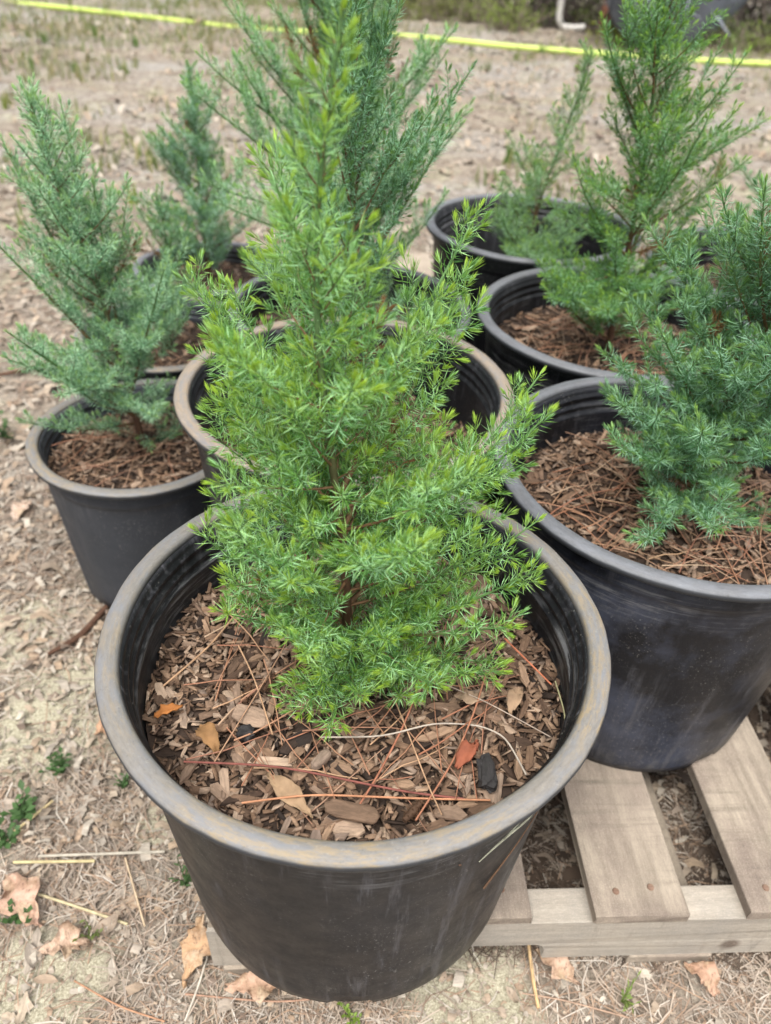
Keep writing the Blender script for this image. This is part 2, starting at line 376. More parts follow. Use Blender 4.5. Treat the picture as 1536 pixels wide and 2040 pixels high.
M['shade_toned'] = barky('shade_toned_pine_needles', [(0, (0.06, 0.042, 0.03)), (0.4, (0.10, 0.07, 0.05)), (0.7, (0.04, 0.028, 0.02)), (1, (0.15, 0.115, 0.09))], 0.7, False, 0.3)  # brown needles, coloured darker to paint in the shade under the pallets
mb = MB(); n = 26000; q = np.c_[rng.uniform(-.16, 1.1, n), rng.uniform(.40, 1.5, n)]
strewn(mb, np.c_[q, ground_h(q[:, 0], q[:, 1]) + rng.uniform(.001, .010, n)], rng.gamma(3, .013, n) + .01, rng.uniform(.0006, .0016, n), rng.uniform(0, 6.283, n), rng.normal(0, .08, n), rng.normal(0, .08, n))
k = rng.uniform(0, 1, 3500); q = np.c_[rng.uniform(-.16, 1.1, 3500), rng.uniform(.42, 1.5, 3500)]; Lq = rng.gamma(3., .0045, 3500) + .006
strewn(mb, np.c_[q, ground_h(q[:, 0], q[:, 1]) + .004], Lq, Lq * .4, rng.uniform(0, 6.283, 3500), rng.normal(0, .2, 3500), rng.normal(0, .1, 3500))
o = link('shade_toned_litter', mb.mesh('shade_toned_litter'), M['shade_toned']); tag(o, 'brown pine needles matted under the pallets, darkened to paint in the shade', 'litter', kind='stuff')

# dead leaf meshes -----------------------------------------------------------
def leaf_mesh(name, L, W, curl, n=5, lobed=False, c=(0.5, 0.5, 0.5)):
    mb = MB(); t = np.linspace(0, 1, n + 1)
    wd = np.sin(np.clip(t * 0.96 + 0.03, 0, 1) * math.pi) ** 0.8
    if lobed: wd = wd * (1 + 0.45 * np.sin(t * 19))
    wd = wd * W / 2 * rng.uniform(0.85, 1.15, n + 1)
    z = curl * L * 0.45 * (t - .5) ** 2 * 4 + rng.normal(0, 0.03 * W, n + 1)
    x = (t - .5) * L; sway = rng.uniform(-.1, .1) * L * np.sin(t * 3)
    e = abs(curl) * W * 0.4
    v = np.concatenate([np.c_[x, sway - wd, z + e + rng.normal(0, .05 * W, n + 1)], np.c_[x, sway, z], np.c_[x, sway + wd, z + e + rng.normal(0, .05 * W, n + 1)]])
    k = n + 1; f = [[i, i + 1, k + i + 1, k + i] for i in range(n)] + [[k + i, k + i + 1, 2 * k + i + 1, 2 * k + i] for i in range(n)]
    mb.add(v, f, c); return mb.mesh(name)
LEAF = [leaf_mesh('dead_leaf', rng.uniform(.032, .06), rng.uniform(.012, .026), rng.uniform(-.2, .5), 5, i % 3 == 0) for i in range(14)]
GX = []
def blocked(x, y):   # inside a pot or on the pallet
    for (cx, cy, rr) in POTS_XY:
        if math.hypot(x - cx, y - cy) < rr: return True
    return -0.2 < x < 0.55 and 0.36 < y < 1.45
POTS_XY = [(-.02, .474, .19), (.347, .752, .19), (-.06, .901, .19), (.355, 1.178, .19), (-.085, 1.36, .19), (.273, 1.626, .19), (.70, 1.46, .19), (-.403, 1.045, .15), (-.46, 1.42, .15), (-.45, 1.78, .15)]
LABEL_LEAF = 'pale tan dead leaf lying among the litter on the sandy ground'
cnt = 0
while cnt < 280:
    px, py = rnd.uniform(-60, 1600), rnd.uniform(120, 2040)
    if rnd.random() < 0.35: px = rnd.uniform(-20, 420)
    p = spot(px, py)
    if p.y > 4.2 or blocked(p.x, p.y): continue
    if py > 1100 and rnd.random() < .72: continue
    o = link('dead_leaf', LEAF[rnd.randrange(len(LEAF))], M['leaf'])
    s = rnd.uniform(.5, 1.05) * (.75 if py > 1100 else 1); o.scale = (s, s, s)
    o.location = (p.x, p.y, float(ground_h(p.x, p.y)) + 0.006)
    o.rotation_euler = (rnd.uniform(-.3, .3), rnd.uniform(-.3, .3), rnd.uniform(0, 6.28))
    tag(o, LABEL_LEAF, 'dead leaf', 'dead leaves scattered over the ground'); cnt += 1
# crumbs and broken bits over the near ground
mb = MB(); n = 16000; q = scatter_near(n, 1.9); L = rng.gamma(2.5, .0022, n) + .0015
strewn(mb, np.c_[q, ground_h(q[:, 0], q[:, 1]) + rng.uniform(.001, .007, n)], L, L * rng.uniform(.2, .8, n), rng.uniform(0, 6.283, n), rng.normal(0, .35, n), rng.normal(0, .12, n))
o = link('ground_crumbs', mb.mesh('ground_crumbs'), M['leaf']); tag(o, 'small crumbs of bark and leaf over the near ground', 'litter', kind='stuff')
# far leaf fragments
mb = MB(); q = scatter_near(46000, 10.0); q = q[(q[:, 1] > 0.5)]
keep = vnoise(q[:, 0] * 1.6 + 3, q[:, 1] * 1.6) + rng.uniform(-.35, .35, len(q)) > 0.42; q = q[keep]
n = len(q); P3 = np.c_[q, ground_h(q[:, 0], q[:, 1]) + rng.uniform(0.002, 0.012, n)]
L = (rng.gamma(3.0, .0062, n) * (1 + .12 * q[:, 1]) + .005) * np.interp(q[:, 1], [.6, 1.3, 3], [.5, .75, 1]); W = L * rng.uniform(.15, .5, n)
strewn(mb, P3, L, W, rng.uniform(0, 6.283, n), rng.normal(0, .35, n), rng.normal(0, .15, n))
o = link('leaf_litter', mb.mesh('leaf_litter'), M['leaf']); tag(o, 'brown leaf fragments covering the ground behind the pots', 'leaf litter', kind='stuff')
# grass over the far left and along the hose
mb = MB(); n = 26000
yy = rng.uniform(2.6, 12.5, n); xx = rng.uniform(-7, 8.5, n)
dens = vnoise(xx * 1.7, yy * 1.7) * .55 + vnoise(xx * 5 + 9, yy * 5) * .45
left = np.where((xx < -0.6 - .0 * yy) & (yy > 3.4), 0.17, 0.0) + np.where(yy > 8.2, 0.12, 0)
k = dens + left > 0.66; xx, yy = xx[k], yy[k]; n = len(xx)
P3 = np.c_[xx, yy, ground_h(xx, yy)]
for rep in range(2):
    h = rng.uniform(.03, .11, n); ang = rng.uniform(0, 6.283, n); wv = rng.uniform(.002, .006, n)
    d = np.stack([np.cos(ang), np.sin(ang), np.zeros(n)], -1); lean = rng.uniform(.1, .8, n)
    s = np.stack([-np.sin(ang), np.cos(ang), np.zeros(n)], -1) * wv[:, None]
    b = P3 + rng.normal(0, .02, (n, 3)) * [1, 1, 0]
    mid = b + np.array([0, 0, 1.]) * (h * .6)[:, None] + d * (h * lean * .3)[:, None]; tip = b + np.array([0, 0, 1.]) * h[:, None] + d * (h * lean)[:, None]
    cg = np.where(rng.random(n)[:, None] < .6, [[.14, .20, .05]], [[.30, .28, .12]]) * rng.uniform(.7, 1.25, (n, 1))
    kk = np.arange(n)[:, None] * 5
    v = np.stack([b - s, b + s, mid - s * .8, mid + s * .8, tip], 1).reshape(-1, 3)
    mb.add(v, kk + np.array([[0, 1, 3, 2]]), np.repeat(cg, 5, 0)); mb.add(v, kk + np.array([[2, 3, 4]]), np.repeat(cg, 5, 0))
o = link('sparse_grass', mb.mesh('sparse_grass'), M['weed']); tag(o, 'sparse green and straw coloured grass on the ground behind the junipers', 'grass', kind='stuff')

# ------------------------------------------------------------------ pots
def lathe(profile, n=128, wave=None, tint=None):
    pr = np.array(profile); th = np.arange(n) / n * 2 * math.pi; k = len(pr)
    r_ = np.repeat(pr[:, 0][:, None], n, 1); z_ = np.repeat(pr[:, 1][:, None], n, 1); T = np.repeat(th[None], k, 0)
    if wave is not None: r_, z_ = wave(r_, z_, T)
    v = np.stack([r_ * np.cos(T), r_ * np.sin(T), z_], -1).reshape(-1, 3)
    i = np.arange(k - 1)[:, None] * n; j = np.arange(n)[None]; j2 = (j + 1) % n
    f = np.stack([i + j, i + j2, i + n + j2, i + n + j], -1).reshape(-1, 4)
    c = np.repeat(np.array(tint)[:, None], n, 0).repeat(3, 1) if tint is not None else np.full((len(v), 3), .5)
    return v, f, c
def make_pot(loc, H, Ro, Rb, soil_d, bodymat, rimmat, label, tilt=(0, 0), seam=False, seed=1, lip=0.0195):
    """nursery pot standing at loc: body (ribbed inside) and a flat rolled rim"""
    root = empty('nursery_pot', loc, label, 'plant pot', 'black nursery pots'); root.rotation_euler = (tilt[0], tilt[1], seed * 1.3)
    Ri = Ro - lip; t = 0.0025
    def ro(z): return Rb + (Ri + 0.004 - Rb) * (z / H)       # outer wall radius
    prof = [(0.0, 0.010), (Rb - .02, 0.010), (Rb - .012, 0.0), (Rb - .001, 0.0), (ro(.012), .012)]
    prof += [(ro(z), z) for z in np.linspace(.03, H - .05, 9)]
    prof += [(ro(H - .042), H - .042), (ro(H - .040) + .0016, H - .040), (ro(H - .037) + .0016, H - .037), (ro(H - .034) + .0010, H - .034), (ro(H - .008), H - .008)]
    # over the top and down the inside, with the stacking ribs
    ins = [(Ri + .0005, H - .006), (Ri - .0015, H - .012), (Ri - .0017, H - .0155), (Ri - .0045, H - .0175), (Ri - .0048, H - .0205), (Ri - .0030, H - .0222),
           (Ri - .0032, H - .028), (Ri - .0062, H - .0300), (Ri - .0065, H - .0335), (Ri - .0048, H - .0350), (Ri - .0054, H - .0400), (Ri - .0084, H - .0420), (Ri - .0086, H - .0450)]
    ins += [(ro(z) - t - .004, z) for z in (H - .055, H - .09, H - .14, H * .35)]
    prof += ins
    rs = np.random.default_rng(seed); ph = rs.uniform(0, 6.28, 4)
    def wave(r_, z_, T):
        k = 0.0011 * np.sin(2 * T + ph[0]) + 0.0008 * np.sin(3 * T + ph[1]) + 0.0003 * np.sin(9 * T + ph[2])
        r_ = np.where(r_ > 0.05, r_ + k * (0.4 + z_ / H), r_)
        if seam:
            for a0 in (0.2, 1.77, 3.34, 4.91):
                d = np.abs((T - a0 + math.pi) % (2 * math.pi) - math.pi)
                r_ = np.where((r_ > .05) & (z_ < H - .045), r_ + .0022 * (d < .07), r_)
        notch = (np.abs(((T * 6 / (2 * math.pi) + ph[3]) % 1) - .5) < .11) & (z_ < .0115) & (r_ > Rb - .015)
        z_ = np.where(notch, .0115, z_)
        return r_, z_
    v, f, c = lathe(prof, 144, wave); mb = MB(); mb.add(v, f, c)
    body = link('pot_body', mb.mesh('pot_body', True), bodymat, root)
    # rim: a broad gently crowned lip with a turned down outer edge
    rp = [(Ri + .0045, H - .009), (Ro - .0035, H - .0095), (Ro - .0012, H - .0105), (Ro + .0002, H - .009), (Ro + .0006, H - .0060), (Ro + .0002, H - .0042), (Ro - .0006, H - .0030),
          (Ro - .0022, H - .0014), ((Ro + Ri) / 2, H), (Ri + .0045, H - .0004), (Ri + .0018, H - .0020), (Ri + .0004, H - .0060), (Ri + .0006, H - .0090), (Ri + .0045, H - .009)]
    tn = [0, 0, 0, 0, 0, .1, .9, 1, 1, 1, .9, .2, 0, 0]
    def wr(r_, z_, T):
        k = 0.0011 * np.sin(2 * T + ph[0]) + 0.0008 * np.sin(3 * T + ph[1]) + 0.0003 * np.sin(9 * T + ph[2])
        z_ = z_ + 0.0009 * np.sin(2 * T + ph[3]) + .0004 * np.sin(5 * T + ph[0])
        edge = r_ > Ro - .003
        r_ = r_ + k + np.where(edge, .0003 * np.sin(37 * T) * np.sin(11 * T + 1), 0)
        return r_, z_
    v, f, c = lathe(rp, 160, wr, tn); mb = MB(); mb.add(v, f, c)
    link('pot_rim', mb.mesh('pot_rim', True), rimmat, root)
    return root, ro(H - soil_d) - t - .005

# ---- mulch -----------------------------------------------------------------
def chip_mesh(name, L, W, T, seed):
    r = np.random.default_rng(seed); n = 6
    t = np.linspace(0, 2 * math.pi, n, endpoint=False) + r.uniform(-.3, .3, n)
    sx = np.sign(np.cos(t)) * np.abs(np.cos(t)) ** .6; sy = np.sign(np.sin(t)) * np.abs(np.sin(t)) ** .6
    x = sx * L / 2 * r.uniform(.8, 1.05, n); y = sy * W / 2 * r.uniform(.7, 1.1, n)
    cup = r.uniform(-.9, .9) * W
    z = cup * (x / L) ** 2 + cup * (y / W) ** 2 * .6
    tj = T * r.uniform(.6, 1.2, n)
    v = np.concatenate([np.c_[x, y, z - tj / 2], np.c_[x * .94, y * .9, z + tj / 2], [[0, 0, -T / 2], [r.uniform(-.15, .15) * L, 0, T * .55]]])
    f3 = [[(i + 1) % n, i, 2 * n] for i in range(n)] + [[n + i, n + (i + 1) % n, 2 * n + 1] for i in range(n)]
    f4 = [[i, (i + 1) % n, n + (i + 1) % n, n + i] for i in range(n)]
    mb = MB(); mb.add(v, f4); mb.add(v, f3)
    return mb.mesh(name)
CHIPS = []
for i in range(26):
    L = rng.uniform(.010, .036); CHIPS.append((chip_mesh('bark_chip', L, L * rng.uniform(.2, .55), rng.uniform(.0012, .0034), 100 + i), L))
for i in range(14):
    L = rng.uniform(.028, .046); CHIPS.append((chip_mesh('bark_chip', L, L * rng.uniform(.13, .28), rng.uniform(.001, .003), 160 + i), L))
def fines(mb, n, Rr, hf, lmin, lmax, seed, zmax=.004):
    """many small bark flakes, each a thin wedge with thickness"""
    r = np.random.default_rng(seed); rad = Rr * np.sqrt(r.uniform(0, 1, n)); th = r.uniform(0, 6.283, n)
    x, y = rad * np.cos(th), rad * np.sin(th); z = hf(x, y) + r.uniform(0, zmax, n)
    L = r.uniform(lmin, lmax, n); W = L * r.uniform(.12, .42, n); T = r.uniform(.0006, .0020, n)
    a_ = r.uniform(0, 6.283, n); ti = r.normal(0, .35, n); ro_ = r.normal(0, .45, n)
    d = np.stack([np.cos(a_) * np.cos(ti), np.sin(a_) * np.cos(ti), np.sin(ti)], -1)
    s = np.stack([-np.sin(a_) * np.cos(ro_), np.cos(a_) * np.cos(ro_), np.sin(ro_)], -1); nn = np.cross(d, s)
    c_ = np.c_[x, y, z]; L, W, T = L[:, None] / 2, W[:, None] / 2, T[:, None]
    k1 = r.uniform(.5, 1, (n, 1)); k2 = r.uniform(.5, 1, (n, 1))
    top = [c_ - d * L - s * W * k1, c_ + d * L * k2 - s * W, c_ + d * L + s * W * k1, c_ - d * L * k1 + s * W * k2]
    v = np.stack([p + nn * T / 2 for p in top] + [p - nn * T / 2 for p in top], 1).reshape(-1, 3)
    k = np.arange(n)[:, None] * 8
    f = np.concatenate([k + np.array([q]) for q in ([0, 1, 2, 3], [7, 6, 5, 4], [0, 4, 5, 1], [1, 5, 6, 2], [2, 6, 7, 3], [3, 7, 4, 0])])
    mb.add(v, f)
def long_needle(name, L, rad, bend, seed, k=6, droop=0.0):
    r = np.random.default_rng(seed); t = np.linspace(0, 1, k)
    p = np.c_[(t - .5) * L, bend * L * (4 * t * (1 - t)) + r.normal(0, .004 * L, k), droop * L * 4 * t * (1 - t) + r.normal(0, .0012, k)]
    mb = MB(); tube(mb, p, rad * np.linspace(1.1, .55, k), 3, cap=False); return mb.mesh(name, True)
PINES = [long_needle('pine_needle', rng.uniform(.07, .15), rng.uniform(.0006, .00095), rng.normal(0, .05), 300 + i, droop=rng.uniform(0, .04)) for i in range(16)]

def make_mulch(loc, Rr, nchip, nfine, npine, label, dome=.006, seed=5, fmin=.006, fmax=.021, dark=None):
    r = random.Random(seed); ox, oy = seed * 3.1, seed * 1.7
    def hf(x, y):
        return dome * (1 - (x * x + y * y) / Rr ** 2) + .010 * (vnoise(x * 22 + ox, y * 22 + oy) - .5) + .005 * (vnoise(x * 70 + ox, y * 70) - .5)
    root = empty('mulch', loc, label, 'mulch', 'mulch in the pots')
    # soil disc
    rr = np.linspace(0, Rr, 26); th = np.linspace(0, 2 * math.pi, 72, endpoint=False)
    A_, B_ = np.meshgrid(rr, th, indexing='ij'); x, y = A_ * np.cos(B_), A_ * np.sin(B_)
    mb = MB(); i = np.arange(25)[:, None] * 72; j = np.arange(72)[None]; j2 = (j + 1) % 72
    mb.add(np.stack([x, y, hf(x, y) - .002], -1).reshape(-1, 3), np.stack([i + j, i + 72 + j, i + 72 + j2, i + j2], -1).reshape(-1, 4))
    link('soil', mb.mesh('soil', True), M['soil'], root)
    mb = MB(); fines(mb, nfine, Rr * .995, hf, fmin, fmax, seed)
    o = link('bark_crumbs', mb.mesh('bark_crumbs'), M['chip'], root); o['kind'] = 'stuff'
    for q in range(nchip):
        me, L = CHIPS[r.randrange(len(CHIPS))]
        rad = (Rr - L * .5) * math.sqrt(r.random()); t = r.uniform(0, 6.283); x, y = rad * math.cos(t), rad * math.sin(t)
        o = link('bark_chip', me, M['chip'], root); s = r.uniform(.75, 1.15); o.scale = (s, s, s)
        o.location = (x, y, float(hf(x, y)) + r.uniform(.0025, .008)); o.rotation_euler = (r.gauss(0, .22), r.gauss(0, .22), r.uniform(0, 6.283))
    for q in range(npine):
        me = PINES[r.randrange(len(PINES))]; rad = Rr * .72 * math.sqrt(r.random()); t = r.uniform(0, 6.283)
        x, y = rad * math.cos(t), rad * math.sin(t)
        o = link('pine_needle', me, M['straw'], root); s = min(1.0, 1.7 * (Rr - rad) / .11); o.scale = (s, 1, 1)
        o.location = (x, y, float(hf(x, y)) + r.uniform(.009, .013)); o.rotation_euler = (0, r.gauss(0, .05), r.gauss(0.9, .75) if r.random() < .6 else r.uniform(0, 6.283))
    return root, hf

# ---- junipers ----------------------------------------------------------------
def axis_pts(p0, d, L, upc, n, r, wob=.06):
    pts = [np.array(p0, float)]; d = unit(np.array(d, float)); st = L / (n - 1)
    for i in range(n - 1):
        d = unit(d + np.array([0, 0, upc * st / .1]) + r.normal(0, wob, 3) * .5); pts.append(pts[-1] + d * st)
    return np.array(pts)
def interp(pts, s):
    seg = np.linalg.norm(np.diff(pts, axis=0), axis=1); cs = np.concatenate([[0], np.cumsum(seg)])
    s = np.clip(s, 0, cs[-1]); return np.stack([np.interp(s, cs, pts[:, k]) for k in range(3)], -1), cs[-1]
def put_needles(mb, pts, r, P_, s0=0.0, fresh=1.0, dead=False):
    L = np.linalg.norm(np.diff(pts, axis=0), axis=1).sum()
    s = np.arange(s0, L, P_['step']); 
    if len(s) < 2: return
    s = np.concatenate([s, L - np.array([.0001, .0011, .0024, .0040])]); s = s[s > 0]
    p, _ = interp(pts, s); p2, _ = interp(pts, np.minimum(s + .002, L)); p1, _ = interp(pts, np.maximum(s - .002, 0)); t = unit(p2 - p1)
    ref = np.where(np.abs(t[:, 2:3]) < .9, [[0, 0, 1.]], [[1., 0, 0]]); a_ = unit(np.cross(t, ref)); b_ = np.cross(t, a_)
    n = len(s); tipd = L - s
    k3 = np.arange(3)[None]; phi = (np.arange(n)[:, None] % 2) * (math.pi / 3) + k3 * (2 * math.pi / 3) + r.normal(0, .22, (n, 3)) + r.uniform(0, 6.28)
    op = (R(11) + R(P_['open']) * sstep(tipd, 0.0, .016))[:, None] + r.normal(0, .13, (n, 3))
    ln = (P_['len'] * (0.62 + .38 * sstep(tipd, 0.0, .009)))[:, None] * r.uniform(.75, 1.15, (n, 3))
    ln = ln * r.uniform(.8, 1.12); rad = a_[:, None] * np.cos(phi)[..., None] + b_[:, None] * np.sin(phi)[..., None]
    d = t[:, None] * np.cos(op)[..., None] + rad * np.sin(op)[..., None]; d = unit(d + np.array([0, 0, .06]))
    base = np.repeat(p[:, None], 3, 1); side = unit(np.cross(d, rad)); W = P_['wid'] * np.ones(1)
    mid = base + d * (ln * .42)[..., None]; outn = np.cross(side, d)
    # gently curved awl
    tip = base + d * ln[..., None] - outn * (ln * .05)[..., None]
    ml = mid + side * W / 2 + outn * W * .22; mr = mid - side * W / 2 + outn * W * .22
    v = np.stack([base, ml, tip, mr], 2).reshape(-1, 3); N = n * 3; k = np.arange(N)[:, None] * 4
    g = (np.exp(-tipd / P_['fresh_len']) * fresh)[:, None, None]
    old = np.array(P_['old']); new = np.array(P_['new']); gl = np.array(P_['glau'])
    c = np.where(r.random((n, 3, 1)) < P_['pgl'], gl, old) * r.uniform(.75, 1.25, (n, 3, 1))
    c = c * (1 - g) + new * g * r.uniform(.85, 1.15, (n, 3, 1))
    if dead: c = np.array([.25, .13, .055]) * r.uniform(.6, 1.3, (n, 3, 1))
    c = np.repeat(c.reshape(-1, 3), 4, 0)
    mb.add(v, np.concatenate([k + np.array([[0, 1, 2]]), k + np.array([[0, 2, 3]])]), c)

GREEN = dict(step=.0041, open=58, len=.0142, wid=.00092, fresh_len=.0145, old=(.105, .275, .070), new=(.44, .62, .07), glau=(.36, .64, .34), pgl=.42)
def blue(**k): d = dict(GREEN); d.update(old=(.10, .245, .105), new=(.36, .56, .13), glau=(.33, .57, .39), pgl=.45, fresh_len=.008, step=.0034); d.update(k); return d

def make_juniper(loc, H, N, crown, P_, label, lean=(0, 0), seed=1, extra=(), trunk_r=.006, elev=(8, 62), limb_up=.35, sec=1.0, dead=.03, wobble=.012, arange=None, fill=True, airy=0):
    """crown(t) = limb length at height fraction t; extra = explicit limbs (t, target point in world)"""
    r = np.random.default_rng(seed)
    root = empty('potted_juniper', loc, label, 'juniper', 'young junipers in pots')
    t = np.linspace(0, 1, 14)
    tr = np.c_[lean[0] * t + wobble * np.sin(t * 5 + seed) * t, lean[1] * t + wobble * np.cos(t * 4 + seed * 2) * t, t * H]
    tr[:, :2] -= tr[0, :2]
    mb = MB(); tube(mb, np.vstack([tr[0] - [0, 0, .02], tr]), np.concatenate([[trunk_r * 1.2], trunk_r * (1 - .88 * t ** .7) + .0005]), 8, np.vstack([[.10, .052, .032], np.array([.10, .052, .032]) * (1 - sstep(t, .3, .75)[:, None]) + np.array([.09, .17, .06]) * sstep(t, .3, .75)[:, None]]))
    link('trunk', mb.mesh('trunk', True), M['twig'], root)
    fol = MB(); put_needles(fol, tr[-6:], r, P_, .0, 1.0)
    limbs = []
    az = r.uniform(0, 6.28)
    for i in range(N):
        f = ((i + .5) / N) ** .92 * .955 + .02; az += 2.39996 + r.normal(0, .25)
        if arange is not None: az = az
        Lm = crown(f) * r.uniform(.72, 1.08)
        if Lm < .012 or (f > .5 and airy and r.random() < airy): continue
        if i % 3 == 2 and fill: Lm *= r.uniform(.35, .7)
        e = R(elev[0] + (elev[1] - elev[0]) * f ** .9) + r.normal(0, .2 if fill else .12)
        d = np.array([math.cos(az) * math.cos(e), math.sin(az) * math.cos(e), math.sin(e)])
        limbs.append((f, d, Lm, limb_up * r.uniform(.5, 1.4)))
    p_at = lambda f: np.array([np.interp(f, t, tr[:, k]) for k in range(3)])
    for (f, tgt) in extra:
        v = np.array(tgt) - np.array(loc) - p_at(f); L_ = np.linalg.norm(v); v = v + np.array([0, 0, -.12 * L_]); limbs.append((f, unit(v), L_, .22 * .1 / max(L_, .05) * 1.2))
    for (f, d, Lm, upc) in limbs:
        p0 = p_at(f); pts = axis_pts(p0, d, Lm, upc, 9, r)
        bm_ = MB(); br = max(.0008, .0024 * (Lm / .2)) * (trunk_r / .006) ** .5
        bare = min(.02, Lm * .12)
        wc = np.array([[.17, .095, .05]] * 9); gm = sstep(np.linspace(0, 1, 9), .35, .7)[:, None]; wc = wc * (1 - gm) + np.array([.10, .20, .06]) * gm
        tube(bm_, pts, br * np.linspace(1, .25, 9), 5, wc, cap=False)
        put_needles(fol, pts, r, P_, bare, 1.0)
        s = bare + r.uniform(0, .006); side = 1; td = unit(pts[-1] - pts[0]); sidev = unit(np.cross(td, [0, 0, 1.0])); upv = np.cross(sidev, td)
        while s < Lm - .008:
            pp, Lt = interp(pts, np.array([s, min(s + .003, Lm)])); ta = unit(pp[1] - pp[0])
            remain = Lm - s
            ls = min(P_.get('smax', .065), (.32 * remain + .010) * sec) * r.choice([.45, .8, 1.05, 1.45]) * r.uniform(.85, 1.15)
            if r.random() < .14: s += .008; side = -side; continue
            roll = r.normal(0, .6); lat = sidev * side * math.cos(roll) + upv * (math.sin(roll) * .8 + .3) + np.array([0, 0, P_.get('upr', .2)])
            dd = unit(ta * math.cos(R(44)) + lat * math.sin(R(44)) + r.normal(0, .08, 3))
            sp = axis_pts(pp[0], dd, ls, limb_up * .8, 5, r); is_dead = (r.random() < dead) and s < Lm * .45
            tube(bm_, sp, .0006 * np.linspace(1, .4, 5), 3, [.10, .19, .06] if not is_dead else [.2, .1, .05], cap=False)
            put_needles(fol, sp, r, P_, .002, r.uniform(.15, 1.05), is_dead)
            if ls > .022:
                u_ = .006 + r.uniform(0, .004); s2 = 1
                while u_ < ls - .006:
                    q, _ = interp(sp, np.array([u_, u_ + .002])); tq = unit(q[1] - q[0]); sv = unit(np.cross(tq, upv)) * s2
                    l3 = min(.024, (.36 * (ls - u_) + .006)) * r.uniform(.7, 1.3)
                    d3 = unit(tq * .72 + sv * .62 + upv * r.normal(.15, .35))
                    tp = axis_pts(q[0], d3, l3, limb_up, 3, r); put_needles(fol, tp, r, P_, .001, r.uniform(.1, 1.0), is_dead)
                    u_ += r.uniform(.008, .013); s2 = -s2
            s += r.uniform(.0075, .0125) * P_.get('gap', 1.0); side = -side
        link('branch', bm_.mesh('branch', True), M['twig'], root)
    link('foliage', fol.mesh('foliage'), M['needles'], root)
    return root

# ---- place pots, mulch, junipers --------------------------------------------
DECK = 0.121
def set_pot(cx, cy, z0, H, Ro, Rb, sd, bm_, rm_, lab, mulch_lab, nchip, nfine, npine, seed, tilt=(0, 0), seam=False, **kw):
    root, Rs = make_pot((cx, cy, z0), H, Ro, Rb, sd, bm_, rm_, lab, tilt, seam, seed)
    mu, hf = make_mulch((cx, cy, z0 + H - sd), Rs, nchip, nfine, npine, mulch_lab, seed=seed, **kw)
    mu.rotation_euler = (0, 0, 0)
    return mu, hf, Rs
muA, hfA, RsA = set_pot(-.02, .474, DECK, .36, .222, .180, .080, M['pot'], M['rim_worn'],
    'large black pot in front with a grey and ochre weathered rim', 'brown bark mulch in the large front pot', 290, 4400, 80, 3)
set_pot(.347, .752, DECK, .36, .221, .176, .075, M['pot_blue'], M['rim_grey'],
    'scuffed black pot with clean grey rim right of the front pot on the pallet', 'bark and pine straw mulch in the scuffed right hand pot', 130, 2600, 110, 4)
set_pot(-.06, .901, DECK, .36, .224, .176, .11, M['pot'], M['rim_tan'],
    'black pot with tan rim directly behind the front pot', 'mulch deep inside the tan rimmed pot behind the front one', 40, 1400, 14, 5)
set_pot(.355, 1.178, DECK, .36, .223, .176, .07, M['pot'], M['rim_grey'],
    'black pot with grey rim in the middle of the right hand row', 'orange brown needle mulch in the middle right pot', 60, 1300, 90, 6)
set_pot(-.085, 1.357, .0, .40, .226, .17, .07, M['pot'], M['rim_grey'],
    'shaded black pot behind the tan rimmed pot, seen past the front juniper', 'mulch in the shaded pot at the middle back', 12, 900, 10, 7)
set_pot(.273, 1.626, DECK, .36, .222, .176, .15, M['pot'], M['rim_grey'],
    'rearmost black pot with a deep empty looking inside and a small juniper', 'mulch low inside the rearmost pot', 0, 700, 4, 8)
set_pot(.70, 1.46, DECK, .36, .222, .176, .07, M['pot'], M['rim_grey'],
    'black pot mostly hidden behind the right hand junipers', 'mulch in the hidden pot at the far right', 0, 700, 6, 9)
set_pot(-.403, 1.045, .0, .30, .176, .137, .045, M['pot_grey'], M['rim_worn'],
    'smaller grey black pot with olive rim standing on the ground at left', 'dark mulch in the smaller left pot', 45, 1500, 30, 10, seam=True)
set_pot(-.46, 1.42, .0, .30, .176, .137, .05, M['pot_grey'], M['rim_worn'],
    'smaller pot almost hidden behind the left juniper', 'mulch in the small pot hidden behind the left juniper', 0, 600, 8, 11)
set_pot(-.45, 1.78, .0, .30, .176, .137, .05, M['pot'], M['rim_grey'],
    'smaller dark pot at the back left under a blurred juniper', 'mulch in the back left pot', 0, 500, 4, 12)

def prof(pairs):
    a_ = np.array(pairs); return lambda f: float(np.interp(f, a_[:, 0], a_[:, 1]))
cp = lambda px, py, depth: tuple(Vector((0, 0, CAM_Z)) + (fwd + rt * ((px - 768) / FPX) - up * ((py - 1020) / FPX)) * depth)
exA = [(.30, cp(355, 505, .66)), (.28, cp(360, 640, .66)), (.22, cp(1085, 735, .68)), (.10, cp(1095, 1170, .60)), (.20, cp(1080, 800, .66)), (.13, cp(1085, 1040, .63)), (.16, cp(410, 780, .64)),
       (.10, cp(405, 1020, .62)), (.06, cp(430, 1165, .60)), (.05, cp(650, 1490, .60)), (.07, cp(590, 1430, .61)), (.08, cp(720, 1420, .585)), (.12, cp(640, 1330, .58)), (.15, cp(800, 1290, .57)), (.05, cp(560, 1400, .62)), (.04, cp(870, 1340, .62)), (.05, cp(990, 1340, .62)), (.42, cp(950, 430, .62)), (.36, cp(940, 540, .62)),
       (.45, cp(545, 420, .60)), (.55, cp(600, 290, .56)), (.38, cp(470, 570, .60)), (.12, cp(1040, 1230, .58))]
